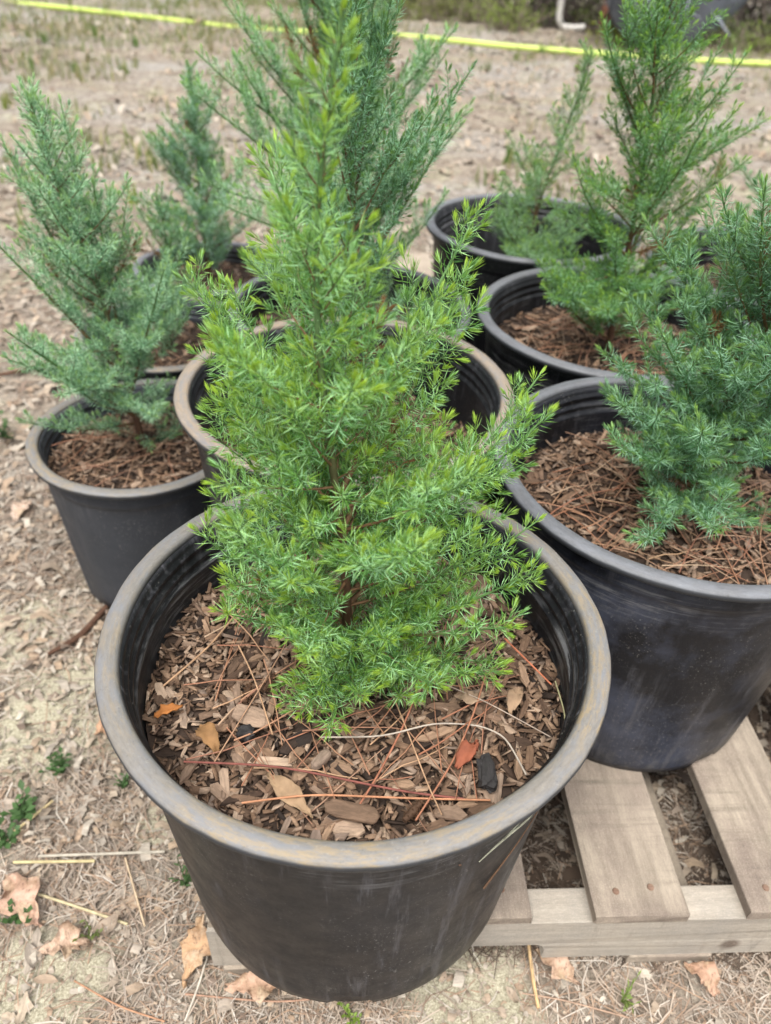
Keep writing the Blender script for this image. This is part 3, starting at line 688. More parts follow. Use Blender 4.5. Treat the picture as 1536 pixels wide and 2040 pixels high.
make_juniper((-.030, .475, .400), .535, 84, prof([(0, .115), (.07, .165), (.22, .178), (.34, .150), (.46, .118), (.60, .088), (.78, .046), (1, .014)]), GREEN,
    'tall bright green juniper in the large front pot', lean=(-.008, -.035), seed=14, extra=exA, trunk_r=.0050, dead=.018, wobble=.022, airy=.13)
make_juniper((.365, .752, .405), .40, 78, prof([(0, .12), (.15, .17), (.5, .19), (.75, .15), (1, .05)]), blue(),
    'dense blue green juniper in the scuffed pot at right', seed=22, extra=[(.3, cp(1195, 690, .80)), (.22, cp(1215, 800, .78)), (.42, cp(1240, 590, .82)), (.5, cp(1270, 450, .82)), (.6, cp(1400, 400, .84)), (.08, cp(1300, 1050, .76)), (.15, cp(1225, 890, .77)), (.1, cp(1440, 1060, .74)), (.3, cp(1330, 640, .74)), (.2, cp(1390, 850, .72))], trunk_r=.006, dead=.05, lean=(.03, .0))
make_juniper((-.05, .90, .37), .62, 54, prof([(0, .06), (.2, .11), (.5, .15), (.75, .12), (1, .03)]), blue(wid=.00095, len=.011, gap=1.2, upr=.6, new=(.2, .36, .06)),
    'slender juniper in the tan rimmed pot just behind the front juniper', seed=33, extra=[(.6, cp(742, -15, .78)), (.55, cp(788, 5, .80)), (.4, cp(905, 215, .86)), (.5, cp(860, 300, .86)), (.45, cp(930, 120, .92))], elev=(25, 75), limb_up=.5)
make_juniper((.355, 1.178, .41), .56, 64, prof([(0, .19), (.2, .20), (.45, .19), (.7, .15), (1, .035)]), blue(wid=.00095, len=.012, new=(.38, .58, .09), old=(.11, .27, .09), pgl=.2, fresh_len=.012),
    'tall green juniper with a pointed top in the middle right pot', seed=44, extra=[(.25, cp(1085, 570, 1.08)), (.18, cp(1095, 610, 1.06)), (.3, cp(1160, 430, 1.1)), (.5, cp(1195, 200, 1.12)), (.45, cp(1500, 215, 1.14)), (.35, cp(1500, 330, 1.14)), (.3, cp(1440, 450, 1.1)), (.2, cp(1330, 560, 1.04)), (.15, cp(1200, 640, 1.02))], lean=(-.03, 0), elev=(10, 66))
make_juniper((-.085, 1.357, .33), .70, 44, prof([(0, .20), (.25, .30), (.5, .30), (.75, .20), (1, .05)]), blue(wid=.00095, len=.012, gap=1.25, smax=.09, upr=1.0, new=(.46, .68, .20), old=(.19, .40, .18), glau=(.48, .70, .48)),
    'wide airy juniper at the centre back with long bare leaning limbs', seed=55, extra=[(.35, cp(350, 178, 1.20)), (.45, cp(380, 130, 1.18)), (.5, cp(425, 20, 1.16)), (.6, cp(540, 10, 1.14)), (.3, cp(400, 330, 1.2)), (.25, cp(430, 420, 1.18)), (.55, cp(640, -20, 1.1)), (.5, cp(910, 60, 1.2)), (.4, cp(930, 210, 1.2)), (.12, cp(480, 540, 1.14))], elev=(22, 66), limb_up=.28, trunk_r=.0065, lean=(-.03, 0), sec=1.25)
make_juniper((.255, 1.60, .335), .46, 40, prof([(0, .15), (.3, .16), (.55, .10), (.8, .06), (1, .03)]), blue(wid=.00095, len=.012, gap=1.2, old=(.13, .27, .08), new=(.38, .56, .11), glau=(.34, .54, .34)),
    'small thin juniper in the rearmost pot', seed=66, extra=[(.2, cp(985, 410, 1.42)), (.15, cp(1010, 480, 1.4)), (.15, cp(1180, 430, 1.4)), (.4, cp(1040, 250, 1.45)), (.1, cp(1100, 500, 1.36))], lean=(.06, 0), elev=(15, 68), trunk_r=.005)
make_juniper((.72, 1.46, .41), .46, 34, prof([(0, .15), (.4, .16), (.7, .11), (1, .03)]), blue(wid=.00095, len=.0125),
    'blurred blue green juniper cut off by the right edge of the picture', seed=77)
make_juniper((-.403, 1.045, .26), .52, 66, prof([(0, .14), (.2, .21), (.45, .17), (.7, .10), (1, .03)]), blue(wid=.00095, len=.0125, gap=1.1, upr=.4, old=(.14, .31, .18), glau=(.46, .70, .46), new=(.44, .64, .22)),
    'loose pale green juniper in the smaller left pot', seed=88, extra=[(.6, cp(55, 165, 1.02)), (.5, cp(118, 205, 1.04)), (.35, cp(-10, 270, 1.0)), (.25, cp(-20, 420, .98)), (.2, cp(190, 360, 1.02)), (.12, cp(20, 640, .97)), (.2, cp(330, 520, 1.02))], lean=(-.05, 0), elev=(-10, 72), dead=.02)
make_juniper((-.46, 1.42, .255), .30, 30, prof([(0, .14), (.4, .16), (.7, .10), (1, .03)]), blue(wid=.00095, len=.0125, gap=1.2),
    'low juniper just behind the left juniper', seed=99, lean=(0.02, 0))
make_juniper((-.45, 1.78, .255), .46, 54, prof([(0, .18), (.35, .19), (.6, .13), (.85, .05), (1, .02)]), blue(wid=.0014, len=.013, gap=1.1, upr=.5, old=(.14, .31, .16), glau=(.42, .64, .50)),
    'narrow conical juniper at the back left', seed=111, elev=(20, 78), lean=(-.01, 0))

# ------------------------------------------------------------------ pallet
def beam(name, sx, sy, sz, loc, mat, parent, bev=.0015, rz=0.0, jag=0.0008, pts=None):
    """a sawn board: pts = outline in x,z (for the notched stringer) else a plain board"""
    bm = bmesh.new()
    if pts is None: pts = [(-sx / 2, -sz / 2), (sx / 2, -sz / 2), (sx / 2, sz / 2), (-sx / 2, sz / 2)]
    vs = [bm.verts.new((x, -sy / 2, z)) for x, z in pts]; f = bm.faces.new(vs)
    r_ = bmesh.ops.extrude_face_region(bm, geom=[f]); bmesh.ops.translate(bm, verts=[v for v in r_['geom'] if isinstance(v, bmesh.types.BMVert)], vec=(0, sy, 0))
    bmesh.ops.recalc_face_normals(bm, faces=bm.faces)
    bmesh.ops.bevel(bm, geom=[e for e in bm.edges], offset=bev, segments=2, affect='EDGES', profile=.6)
    for v in bm.verts: v.co += Vector((rnd.gauss(0, jag), rnd.gauss(0, jag), rnd.gauss(0, jag * .4)))
    me = bpy.data.meshes.new(name); bm.to_mesh(me); bm.free()
    o = link(name, me, mat, parent, loc); o.rotation_euler = (0, 0, rz); return o
PR_ = R(4.2)
pal = empty('wooden_pallet', (-.169, .363, 0), 'weathered wooden pallet under the front and right pots', 'pallet', 'pallets under the pots', PR_)
SL = 1.219
def stringer_outline():
    h = .089; p = [(0, 0), (.152, 0)]
    p += [(.152, 0.012)] + [(.152 + .012 * (1 - math.cos(q)), .012 + .023 * math.sin(q)) for q in (.5, 1.0, 1.57)]
    p += [(.381 - .012 * (1 - math.cos(q)), .012 + .023 * math.sin(q)) for q in (1.57, 1.0, .5)] + [(.381, .012), (.381, 0), (.838, 0), (.838, .012), (.85, .035), (1.055, .035), (1.067, .012), (1.067, 0), (SL, 0), (SL, h), (0, h)]
    return p
for k, y in enumerate((.019, .508, .997)):
    beam('stringer', 0, .038, 0, (0, y, .016), M['stringer'], pal, .0012, pts=stringer_outline(), jag=.0006)
# far apart deck boards: x centres measured in the pallet's frame
dx = [.045, .195, .300, .475, .650, .822, .995, 1.165]
dw = [.089, .106, .106, .106, .106, .106, .106, .106]
dx = [.050, .175, .302, .476, .650, .824, .998, 1.160]
NAILM = None
nb = bmesh.new(); bmesh.ops.create_cone(nb, segments=10, radius1=.0042, radius2=.0034, depth=.0016, cap_ends=True)
NAILM = bpy.data.meshes.new('nail'); nb.to_mesh(NAILM); nb.free()
for x, wd in zip(dx, dw):
    o = beam('deck_board', wd, 1.016, .016, (x, .508 + rnd.uniform(-.003, .003), .113 + .0005), M['deck'], pal, .0018, rz=rnd.gauss(0, .004), jag=.0007)
    for sy in (.019, .508, .997):
        for sx in (-.024, .024):
            n_ = link('nail', NAILM, M['nail'], pal, (x + sx + rnd.gauss(0, .003), sy + .008 + rnd.gauss(0, .003), .1220)); n_.rotation_euler = (rnd.gauss(0, .06), rnd.gauss(0, .06), 0)
for x in (.060, .535, 1.150):
    beam('bottom_board', .10, 1.016, .0155, (x, .506, .0078), M['deck'], pal, .0018)
pal2 = pal.copy(); col.objects.link(pal2); pal2.location = (-.169 + .11, .363 + 1.06, 0); tag(pal2, 'second wooden pallet hidden under the rear pots', 'pallet')
for ch in list(pal.children):
    c_ = ch.copy(); col.objects.link(c_); c_.parent = pal2

# ------------------------------------------------------------------ individual pieces lying in the front pot
def on_soil(px, py, dz=.012):
    z = .401; p = spot(px, py, z)
    return Vector((p.x, p.y, z + float(hfA(p.x + .02, p.y - .474)) + dz))
def curve_thing(name, pts, rad, mat, label, cat, n=5, c=(.5, .5, .5), group=None):
    """a bent stem through given points, smoothed"""
    p = np.array([tuple(q) for q in pts]); k = len(p); t = np.linspace(0, k - 1, (k - 1) * 5 + 1)
    sm = np.stack([np.interp(t, np.arange(k), p[:, a_]) for a_ in range(3)], -1)
    for _ in range(3): sm[1:-1] = (sm[:-2] + 2 * sm[1:-1] + sm[2:]) / 4
    o0 = sm.mean(0); mb = MB(); rr_ = np.interp(np.linspace(0, 1, len(sm)), np.linspace(0, 1, len(np.atleast_1d(rad))), np.atleast_1d(rad))
    tube(mb, sm - o0, rr_, n, c); o = link(name, mb.mesh(name, True), mat, loc=Vector(o0)); return tag(o, label, cat, group)
def blob_piece(name, L, W, T, mat, label, cat, loc, rot, seed, c=(.5, .5, .5), rug=.12, seg=10):
    bm = bmesh.new(); bmesh.ops.create_icosphere(bm, subdivisions=3, radius=1); r = np.random.default_rng(seed)
    o1, o2, o3 = r.uniform(0, 50, 3)
    for v in bm.verts:
        x, y, z = v.co; sgn = lambda q: math.copysign(abs(q) ** .6, q)
        k = 1 + rug * (float(vnoise(x * 2.5 + o1, y * 6 + z * 2 + o2)) - .5) * 2 + rug * .6 * (float(vnoise(x * 7 + o3, y * 14 + z * 9)) - .5)
        v.co = Vector((sgn(x) * L / 2 * k, sgn(y) * W / 2 * k, sgn(z) * T / 2 * k))
    me = bpy.data.meshes.new(name); bm.to_mesh(me); bm.free()
    a_ = me.color_attributes.new('tint', 'FLOAT_COLOR', 'POINT'); a_.data.foreach_set('color', np.tile([*c, 1.0], (len(me.vertices), 1)).ravel())
    o = link(name, me, mat, loc=loc); o.rotation_euler = rot; return tag(o, label, cat)
blob_piece('charcoal_piece', .030, .015, .011, M['charcoal'], 'black charcoal lump near the right rim of the front pot', 'charcoal', on_soil(965, 1565), (0, 0, R(95)), 1, rug=.25)
blob_piece('charcoal_piece', .015, .013, .010, M['charcoal'], 'small black charcoal lump left of the juniper foot in the front pot', 'charcoal', on_soil(492, 1480), (0, 0, .4), 2, rug=.25)
def strip_piece(name, pts, wid, mat, label, cat, c, thick=.0006, group=None):
    """curled ribbon leaf with thickness"""
    p = np.array([tuple(q) for q in pts]); k = len(p); tt = np.linspace(0, k - 1, 13)
    sm = np.stack([np.interp(tt, np.arange(k), p[:, a_]) for a_ in range(3)], -1)
    for _ in range(2): sm[1:-1] = (sm[:-2] + 2 * sm[1:-1] + sm[2:]) / 4
    o0 = sm.mean(0); sm = sm - o0; t_, _, _ = frames(sm); s_ = unit(np.cross(t_, [0, 0, 1.])); n_ = np.cross(s_, t_)
    w_ = np.interp((1 - np.cos(np.linspace(0, 1, 13) * math.pi)) / 2 * .6 + np.linspace(0, 1, 13) * .4, np.linspace(0, 1, len(wid)), wid)[:, None] / 2 * np.sqrt(np.sin(np.linspace(.04, .96, 13) * math.pi))[:, None] * 1.15
    w_ = w_ * (1 + (.15 if len(wid) and max(wid) > .02 else .05) * np.sin(np.arange(13) * 2.3 + len(label))[:, None]); n_ = n_ * (1 + .8 * np.sin(np.arange(13) * 1.7 + len(label))[:, None]) + 0; sm = sm + n_ * (np.sin(np.arange(13) * 2.9 + len(label))[:, None] * w_.max() * .08)
    rows = [sm - s_ * w_ + n_ * w_ * .35, sm - s_ * w_ * .5, sm, sm + s_ * w_ * .5, sm + s_ * w_ + n_ * w_ * .35]
    v = np.stack(rows, 1).reshape(-1, 3); v = v + np.random.default_rng(len(label) + int(c[0] * 100)).normal(0, w_.max() * .09, v.shape); i = np.arange(12)[:, None] * 5; j = np.arange(4)[None]
    f = np.stack([i + j, i + j + 1, i + 5 + j + 1, i + 5 + j], -1).reshape(-1, 4)
    mb = MB(); mb.add(v, f, c); o = link(name, mb.mesh(name, True), mat, loc=Vector(o0))
    md = o.modifiers.new('thickness', 'SOLIDIFY'); md.thickness = thick
    return tag(o, label, cat, group)
Zp = lambda v, dz: Vector((v.x, v.y, v.z + dz))
strip_piece('curled_leaf', [on_soil(402, 1475, .016), on_soil(412, 1482, .022), on_soil(425, 1500, .022), on_soil(437, 1520, .012)], [.010, .014, .013, .006], M['tinted'], 'curled golden brown leaf at the left of the front pot', 'dead leaf', (.24, .13, .055))
strip_piece('dead_leaf', [on_soil(535, 1565, .012), on_soil(560, 1590, .017), on_soil(590, 1620, .016), on_soil(625, 1655, .014)], [.006, .014, .014, .004], M['tinted'], 'flat tan oval leaf by the front rim of the front pot', 'dead leaf', (.30, .20, .12))
strip_piece('wood_splinter', [on_soil(312, 1452, .016), on_soil(335, 1445, .018), on_soil(368, 1438, .016)], [.004, .009, .005], M['tinted'], 'orange frayed wood splinter at the left of the front pot', 'wood splinter', (.34, .13, .035), .0015)
strip_piece('bud_scale', [on_soil(948, 1508, .016), on_soil(928, 1525, .020), on_soil(905, 1552, .014)], [.003, .012, .010], M['tinted'], 'glossy red orange bud scale lying in the front pot', 'bud scale', (.24, .075, .04), .002)
strip_piece('curled_leaf', [on_soil(1030, 1402, .018), on_soil(1018, 1420, .022), on_soil(1012, 1445, .014)], [.010, .012, .006], M['tinted'], 'pale curled leaf at the right of the front pot', 'dead leaf', (.30, .20, .125))
strip_piece('dead_leaf', [on_soil(900, 1415, .014), on_soil(930, 1425, .018), on_soil(965, 1405, .014)], [.003, .012, .004], M['tinted'], 'pale curved leaf beside the juniper in the front pot', 'dead leaf', (.30, .21, .14))
blob_piece('bark_chunk', .034, .018, .006, M['chip'], 'ridged pale bark chunk left of the juniper foot', 'bark chunk', on_soil(505, 1450, .013), (.2, .1, -.2), 6, rug=.1)
blob_piece('bark_chunk', .044, .015, .005, M['chip'], 'long grey brown bark slab at the front rim', 'bark chunk', on_soil(700, 1638, .012), (.1, 0, -.15), 7, rug=.1)
blob_piece('twig_stub', .022, .009, .009, M['chip'], 'smooth brown twig stub in the front pot centre', 'twig', on_soil(640, 1540, .014), (0, .2, 1.0), 8, rug=.05)
# small pine catkin cones
def conelet(px, py, rz, label):
    root = on_soil(px, py, .014); mb = MB(); n = 46
    for i in range(n):
        f = (i + .5) / n; ph = i * 2.4; rr_ = .0042 * math.sin(math.pi * min(1, f * .9 + .08)) ** .6; x = (f - .5) * .022
        c0 = np.array([x, rr_ * math.cos(ph), rr_ * math.sin(ph)]); o_ = np.array([.4, math.cos(ph), math.sin(ph)]); s_ = np.array([0, -math.sin(ph), math.cos(ph)])
        mb.add([c0 - s_ * .0011, c0 + o_ * .0016, c0 + s_ * .0011, c0 - o_ * .001 + np.array([.0012, 0, 0])], [[0, 1, 2, 3]], (.16, .09, .05))
    tube(mb, [[-.011, 0, 0], [0, 0, 0], [.011, 0, 0]], [.0025, .0036, .0018], 6, (.09, .05, .03))
    o = link('pine_catkin', mb.mesh('pine_catkin'), M['tinted'], loc=root); o.rotation_euler = (0, 0, rz); tag(o, label, 'catkin')
conelet(538, 1385, 1.2, 'dry pine catkin left of the juniper foot'); conelet(820, 1640, .9, 'dry pine catkin at the front rim of the front pot'); conelet(495, 1400, 1.5, 'second dry pine catkin left of the juniper foot, nearer the left wall')
# long needles whose course the photograph shows
LN = [([(372, 1545), (560, 1558), (800, 1600), (920, 1612)], 'dark red double pine needle across the front of the front pot', .0011, (.20, .07, .055)),
      ([(485, 1625), (620, 1614), (800, 1612), (972, 1614)], 'orange brown pine needle along the front rim', .0010, (.46, .22, .12)),
      ([(640, 1500), (760, 1500), (860, 1470), (950, 1468), (1000, 1500), (1040, 1575)], 'pale grey arched stem right of the juniper foot', .0009, (.42, .36, .30)),
      ([(965, 1360), (940, 1450), (900, 1540), (825, 1658)], 'long red brown needle running down to the front rim', .0009, (.38, .17, .10)),
      ([(835, 1385), (800, 1480), (750, 1570), (715, 1625)], 'rust coloured needle below the juniper foliage', .0010, (.36, .15, .09)),
      ([(775, 1400), (810, 1490), (850, 1590), (876, 1650)], 'straight tan needle crossing the rust coloured one', .0007, (.45, .28, .17)),
      ([(1000, 1300), (1050, 1350), (1092, 1388)], 'bright orange red needle pair at the right wall of the front pot', .0010, (.50, .17, .09)),
      ([(478, 1312), (510, 1380), (545, 1490)], 'light tan needle left of the juniper', .0008, (.48, .30, .18)),
      ([(480, 1240), (420, 1315), (330, 1390)], 'bundle of tan needles slanting to the left wall', .0011, (.44, .27, .16)),
      ([(600, 1190), (590, 1300), (430, 1545)], 'thin brown needle crossing the left of the front pot', .0007, (.40, .24, .15)),
      ([(880, 1390), (960, 1430), (1090, 1490)], 'thin grey needle at the right of the front pot', .0006, (.40, .32, .26)),
      ([(1100, 1380), (1120, 1450), (1118, 1510)], 'green tinged stem against the right wall of the front pot', .0008, (.34, .32, .18)),
      ([(540, 1155), (560, 1230), (575, 1290)], 'short tan needle at the back left under the foliage', .0008, (.46, .30, .19))]
for pts, lab, rad, c in LN:
    curve_thing('fallen_needle', [on_soil(x, y, .016 + .003 * math.sin(i * 1.7)) for i, (x, y) in enumerate(pts)], rad, M['tinted'], lab, 'pine needle', 4, c)
# dried root stuck to the side of the front pot
def on_wall(ang, z, off=.0015):
    rr_ = .180 + (.2065 - .180) * (z / .36) + off; return Vector((-.02 + rr_ * math.cos(ang), .474 + rr_ * math.sin(ang), DECK + z))
curve_thing('dried_root', [on_wall(R(-58), .275), on_wall(R(-52), .290), on_wall(R(-45), .297, .004), on_wall(R(-40), .305, .003)], [.0005, .0010, .0008, .0004], M['tinted'], 'pale dried root stuck to the side of the front pot', 'root', 5, (.32, .32, .24))
curve_thing('dried_root', [on_wall(R(-52), .288), on_wall(R(-51), .300, .003), on_wall(R(-47), .300)], [.0006, .0009, .0004], M['tinted'], 'thin forked rootlet beside the pale dried root', 'root', 4, (.28, .28, .21))
curve_thing('fallen_needle', [on_wall(R(-52), .20), on_wall(R(-42), .245), on_wall(R(-33), .285)], [.0012, .0006, .0004], M['tinted'], 'brown needle clinging to the right side of the front pot', 'pine needle', 4, (.13, .075, .045))

# ------------------------------------------------------------------ things on the near ground
gp = lambda x, y, dz=.006: (lambda p: Vector((p.x, p.y, float(ground_h(p.x, p.y)) + dz)))(spot(x, y))
ST = [([(30, 1724), (190, 1718)], 'yellow straw stem lying left of the front pot, lower of the close pair', .0021, (.50, .42, .23)),
      ([(80, 1712), (330, 1702)], 'grey straw stem left of the front pot, upper of the close pair', .0020, (.42, .38, .31)),
      ([(65, 1780), (160, 1808), (255, 1842)], 'yellow straw stem slanting down at lower left', .0018, (.48, .41, .25)),
      ([(30, 1665), (108, 1602)], 'short yellow straw stem beside the left green weed', .0022, (.50, .40, .22)),
      ([(250, 1710), (290, 1850)], 'thin tan straw stem left of the front pot', .0012, (.55, .42, .28)),
      ([(150, 1958), (240, 2010), (330, 2040)], 'brown pine needle at the bottom left edge', .0010, (.40, .22, .13)),
      ([(1052, 1880), (1062, 1960), (1072, 2010)], 'tan straw stem in front of the pallet', .0022, (.55, .38, .20)),
      ([(1040, 1560 + 420), (1120, 1995), (1250, 2030)], 'long thin needle in front of the pallet', .0010, (.35, .24, .17)),
      ([(430, 1850), (400, 1960), (370, 2040)], 'long pale stem beside the brown leaf below the front pot', .0012, (.6, .54, .45)),
      ([(370, 1985), (560, 2000), (680, 1985)], 'brown needle under the front pot', .0011, (.36, .22, .15))]
for pts, lab, rad, c in ST:
    curve_thing('straw_stem', [gp(x, y, .010) for x, y in pts], rad, M['tinted'], lab, 'straw stem', 6, c)
curve_thing('fallen_stick', [gp(98, 1310, .012), gp(160, 1275, .014), gp(205, 1225, .012), gp(230, 1195, .010)], [.003, .0055, .005, .004], M['bark'], 'dark crooked stick on the ground left of the front pot', 'stick', 8)
curve_thing('fallen_stick', [gp(-20, 755, .012), gp(60, 745, .016), gp(125, 715, .014)], [.004, .006, .003], M['bark'], 'curved dead stick at the left edge behind the left pot', 'stick', 8)
def big_leaf(name, pts, wid, label, c): strip_piece(name, [gp(x, y, dz) for x, y, dz in pts], wid, M['leafbig'], label, 'dead leaf', c, .0006)
a = NT('large_dead_leaf'); c = a.tint()
c = a.mix(a.ramp(a.noise(45, 8, .7), [(.42, 0.0), (.62, .85)]), c, (.20, .115, .06)); c = a.mix(a.ramp(a.noise(30, 6, .7), [(.52, 0.0), (.66, .7)]), c, (.52, .41, .28))
c = a.mix(a.ramp(a.noise(160, 5, .8), [(.58, 0.0), (.66, .8)]), c, (.09, .05, .03)); a.base(c); a.rough(.6); a.bump(a.noise(90, 6, .7), .002, .9); M['leafbig'] = a.m
big_leaf('dead_leaf', [(405, 1845, .035), (395, 1900, .022), (365, 1970, .010)], [.012, .034, .006], 'large crumpled orange brown leaf below the left of the front pot', (.42, .26, .14))
big_leaf('dead_leaf', [(20, 1755, .012), (50, 1800, .022), (82, 1850, .008)], [.016, .050, .006], 'large pinkish tan oak leaf at the lower left edge', (.47, .30, .22))
big_leaf('dead_leaf', [(85, 1900, .010), (140, 1885, .022), (175, 1880, .012)], [.01, .036, .012], 'curled brown leaf below the pinkish oak leaf', (.48, .34, .25))
big_leaf('dead_leaf', [(455, 1975, .02), (520, 1975, .03), (575, 1965, .018)], [.012, .03, .01], 'crumpled brown leaf under the front pot', (.45, .29, .2))
big_leaf('dead_leaf', [(1065, 1895, .012), (1110, 1935, .020), (1150, 1960, .008)], [.006, .030, .006], 'long tan leaf on the ground in front of the pallet', (.42, .29, .21))
big_leaf('dead_leaf', [(1360, 1925, .012), (1400, 1950, .022), (1425, 1985, .008)], [.006, .026, .008], 'brown leaf near the bottom right corner', (.42, .26, .18))
big_leaf('dead_leaf', [(190, 1470, .008), (205, 1462, .018), (222, 1466, .008)], [.004, .018, .008], 'small brown leaf beside the left side of the front pot', (.42, .25, .15))
big_leaf('dead_leaf', [(30, 1045, .01), (45, 1020, .02), (60, 1000, .01)], [.012, .03, .012], 'pale leaf on the ground left of the smaller pot', (.5, .38, .3))

def weed(px, py, n, h, label, c=(.07, .14, .045), seed=0, broad=.006, z=0):
    r = np.random.default_rng(seed); p = gp(px, py, 0); root = empty('weed', p, label, 'weed'); mb = MB(); st = MB()
    for i in range(n):
        az = r.uniform(0, 6.28); hh = h * r.uniform(.5, 1.1); lean = r.uniform(.2, .9)
        tp = np.array([math.cos(az) * hh * lean, math.sin(az) * hh * lean, hh])
        tube(st, [[0, 0, 0], tp * [.4, .4, .6], tp], [.0012, .0009, .0005], 3, np.array(c) * 1.2, cap=False)
        for j in range(4):
            f = .3 + .7 * j / 3; b = tp * [f * f, f * f, f]; a2 = az + r.uniform(-1.8, 1.8); L = h * r.uniform(.22, .42)
            d = np.array([math.cos(a2), math.sin(a2), r.uniform(0, .6)]); s_ = np.array([-math.sin(a2), math.cos(a2), 0]) * broad / 2
            mb.add([b, b + d * L * .5 + s_ + [0, 0, .001], b + d * L, b + d * L * .5 - s_ + [0, 0, .001]], [[0, 1, 2], [0, 2, 3]], np.array(c) * r.uniform(.7, 1.4))
    link('stem', st.mesh('stem'), M['weed'], root); link('leaves', mb.mesh('leaves'), M['weed'], root)
weed(125, 1535, 12, .030, 'small bright green weed on the ground left of the front pot', seed=1)
weed(45, 1625, 9, .040, 'taller dark green weed at the left edge', seed=2, broad=.009)
weed(20, 1680, 7, .030, 'green weed at the left edge, just below the taller dark one', seed=3, broad=.009)
weed(40, 1830, 6, .022, 'small weed growing beside the pinkish oak leaf', seed=4, broad=.010)
weed(370, 1760, 9, .028, 'low weed tuft close to the left side of the front pot', seed=5, broad=.003)
weed(245, 1565, 7, .024, 'thin weed between the small bright weed and the front pot', seed=6, broad=.003)
weed(185, 1860, 5, .02, 'tiny brown green weed at lower left', (.16, .2, .06), seed=7, broad=.004)
weed(15, 872, 9, .05, 'green weed at the left edge level with the smaller pot', seed=8, broad=.012)
weed(1240, 1990, 6, .03, 'thin grass sprig in front of the pallet', (.2, .28, .07), seed=9, broad=.002)
weed(700, 2025, 6, .02, 'green sprig at the bottom edge under the front pot', (.2, .3, .05), seed=10, broad=.004)
def grass_tuft(px, py, h, label, c, seed, n=14):
    r = np.random.default_rng(seed); p = gp(px, py, 0); mb = MB()
    for i in range(n):
        az = r.uniform(0, 6.28); hh = h * r.uniform(.5, 1.1); ln_ = r.uniform(.05, .45); b = r.normal(0, .012, 3) * [1, 1, 0]; s_ = np.array([-math.sin(az), math.cos(az), 0]) * h * .025
        d = np.array([math.cos(az), math.sin(az), 0]) * hh * ln_
        mb.add([b - s_, b + s_, b + d * .3 + [0, 0, hh * .6] + s_, b + d * .3 + [0, 0, hh * .6] - s_, b + d + [0, 0, hh]], [[0, 1, 2], [0, 2, 3], [3, 2, 4]], np.array(c) * r.uniform(.75, 1.3))
    o = link('grass_tuft', mb.mesh('grass_tuft'), M['weed'], loc=p); tag(o, label, 'grass tuft', 'grass tufts on the open ground')
TF = [(12, 215, .10, 'tall yellow green grass tuft at the left edge of the open ground', (.22, .28, .05)), (268, 400, .09, 'thin upright yellow green tuft left of the conical juniper', (.26, .34, .06)),
      (1015, 320, .12, 'green tuft left of the small rear juniper', (.14, .26, .06)), (1430, 350, .13, 'ragged tuft with brown blades right of the tall juniper', (.28, .25, .10)), (985, 350, .06, 'low tuft beside the green tuft behind the pots', (.22, .3, .08)),
      (90, 85, .13, 'blurred green clump below the hose at far left', (.13, .22, .06)), (190, 75, .14, 'blurred green clump below the hose, second from left', (.15, .24, .06)), (150, 145, .10, 'green clump above the left juniper', (.14, .22, .06)),
      (270, 95, .12, 'grass clump in the middle of the left open ground', (.14, .24, .06)), (420, 105, .08, 'small dry tuft left of the leaning juniper limb', (.24, .22, .08)), (620, 85, .08, 'small tuft behind the centre juniper', (.18, .22, .08)),
      (1150, 135, .12, 'brown green tuft below the hose right of centre', (.2, .2, .08)), (1080, 105, .10, 'green tuft standing in front of the hose', (.16, .26, .06)), (65, 140, .10, 'green clump at far left above the pale ground', (.12, .2, .06))]
for i, (x, y, h, lab, c) in enumerate(TF): grass_tuft(x, y, h, lab, c, 40 + i, 22)

# ------------------------------------------------------------------ hose
hp = [spot(x, y) for x, y in [(-60, 2), (0, 9), (80, 16), (160, 24), (260, 36), (370, 49), (470, 61), (560, 68), (660, 70), (768, 74), (880, 84), (1000, 97), (1130, 108), (1250, 117), (1400, 127), (1536, 133), (1640, 139)]]
hp = [Vector((p.x, p.y, .022)) for p in hp]
curve_thing('garden_hose', hp, .026, M['hose'], 'long lime yellow hose lying across the ground at the back', 'hose', 10)

# ------------------------------------------------------------------ brush at the back
def shrub(x, y, h, wd, n, label, c, seed, leaf=.030, twc=(.12, .09, .07)):
    n = int(n * 1.6); r = np.random.default_rng(seed); z = float(ground_h(x, y)); root = empty('shrub', (x, y, z), label, 'shrub', 'shrubs beyond the hose'); st = MB(); lf = MB()
    for i in range(n):
        az = r.uniform(0, 6.28); e = r.uniform(.35, 1.4); L = h * r.uniform(.5, 1.1); b = np.array([r.normal(0, wd * .4), r.normal(0, wd * .3), 0])
        pts = axis_pts(b, [math.cos(az) * math.cos(e), math.sin(az) * math.cos(e), math.sin(e)], L, .02, 7, r, .25); tube(st, pts, np.linspace(.007, .002, 7), 4, np.array(twc) * r.uniform(.6, 1.8), cap=False)
        k = int(24 * L / .5)
        for j in range(k):
            f = r.uniform(.2, 1) * 6; i0 = min(5, int(f)); p = pts[i0] + (pts[i0 + 1] - pts[i0]) * (f - i0) + r.normal(0, .03, 3); d = unit(r.normal(0, 1, 3)); s_ = unit(np.cross(d, r.normal(0, 1, 3))) * leaf * .35
            lf.add([p, p + d * leaf * .5 + s_, p + d * leaf, p + d * leaf * .5 - s_], [[0, 1, 2, 3]], np.array(c) * r.uniform(.6, 2.0))
    link('stems', st.mesh('stems'), M['tinted'], root); link('leaves', lf.mesh('leaves'), M['weed'], root)
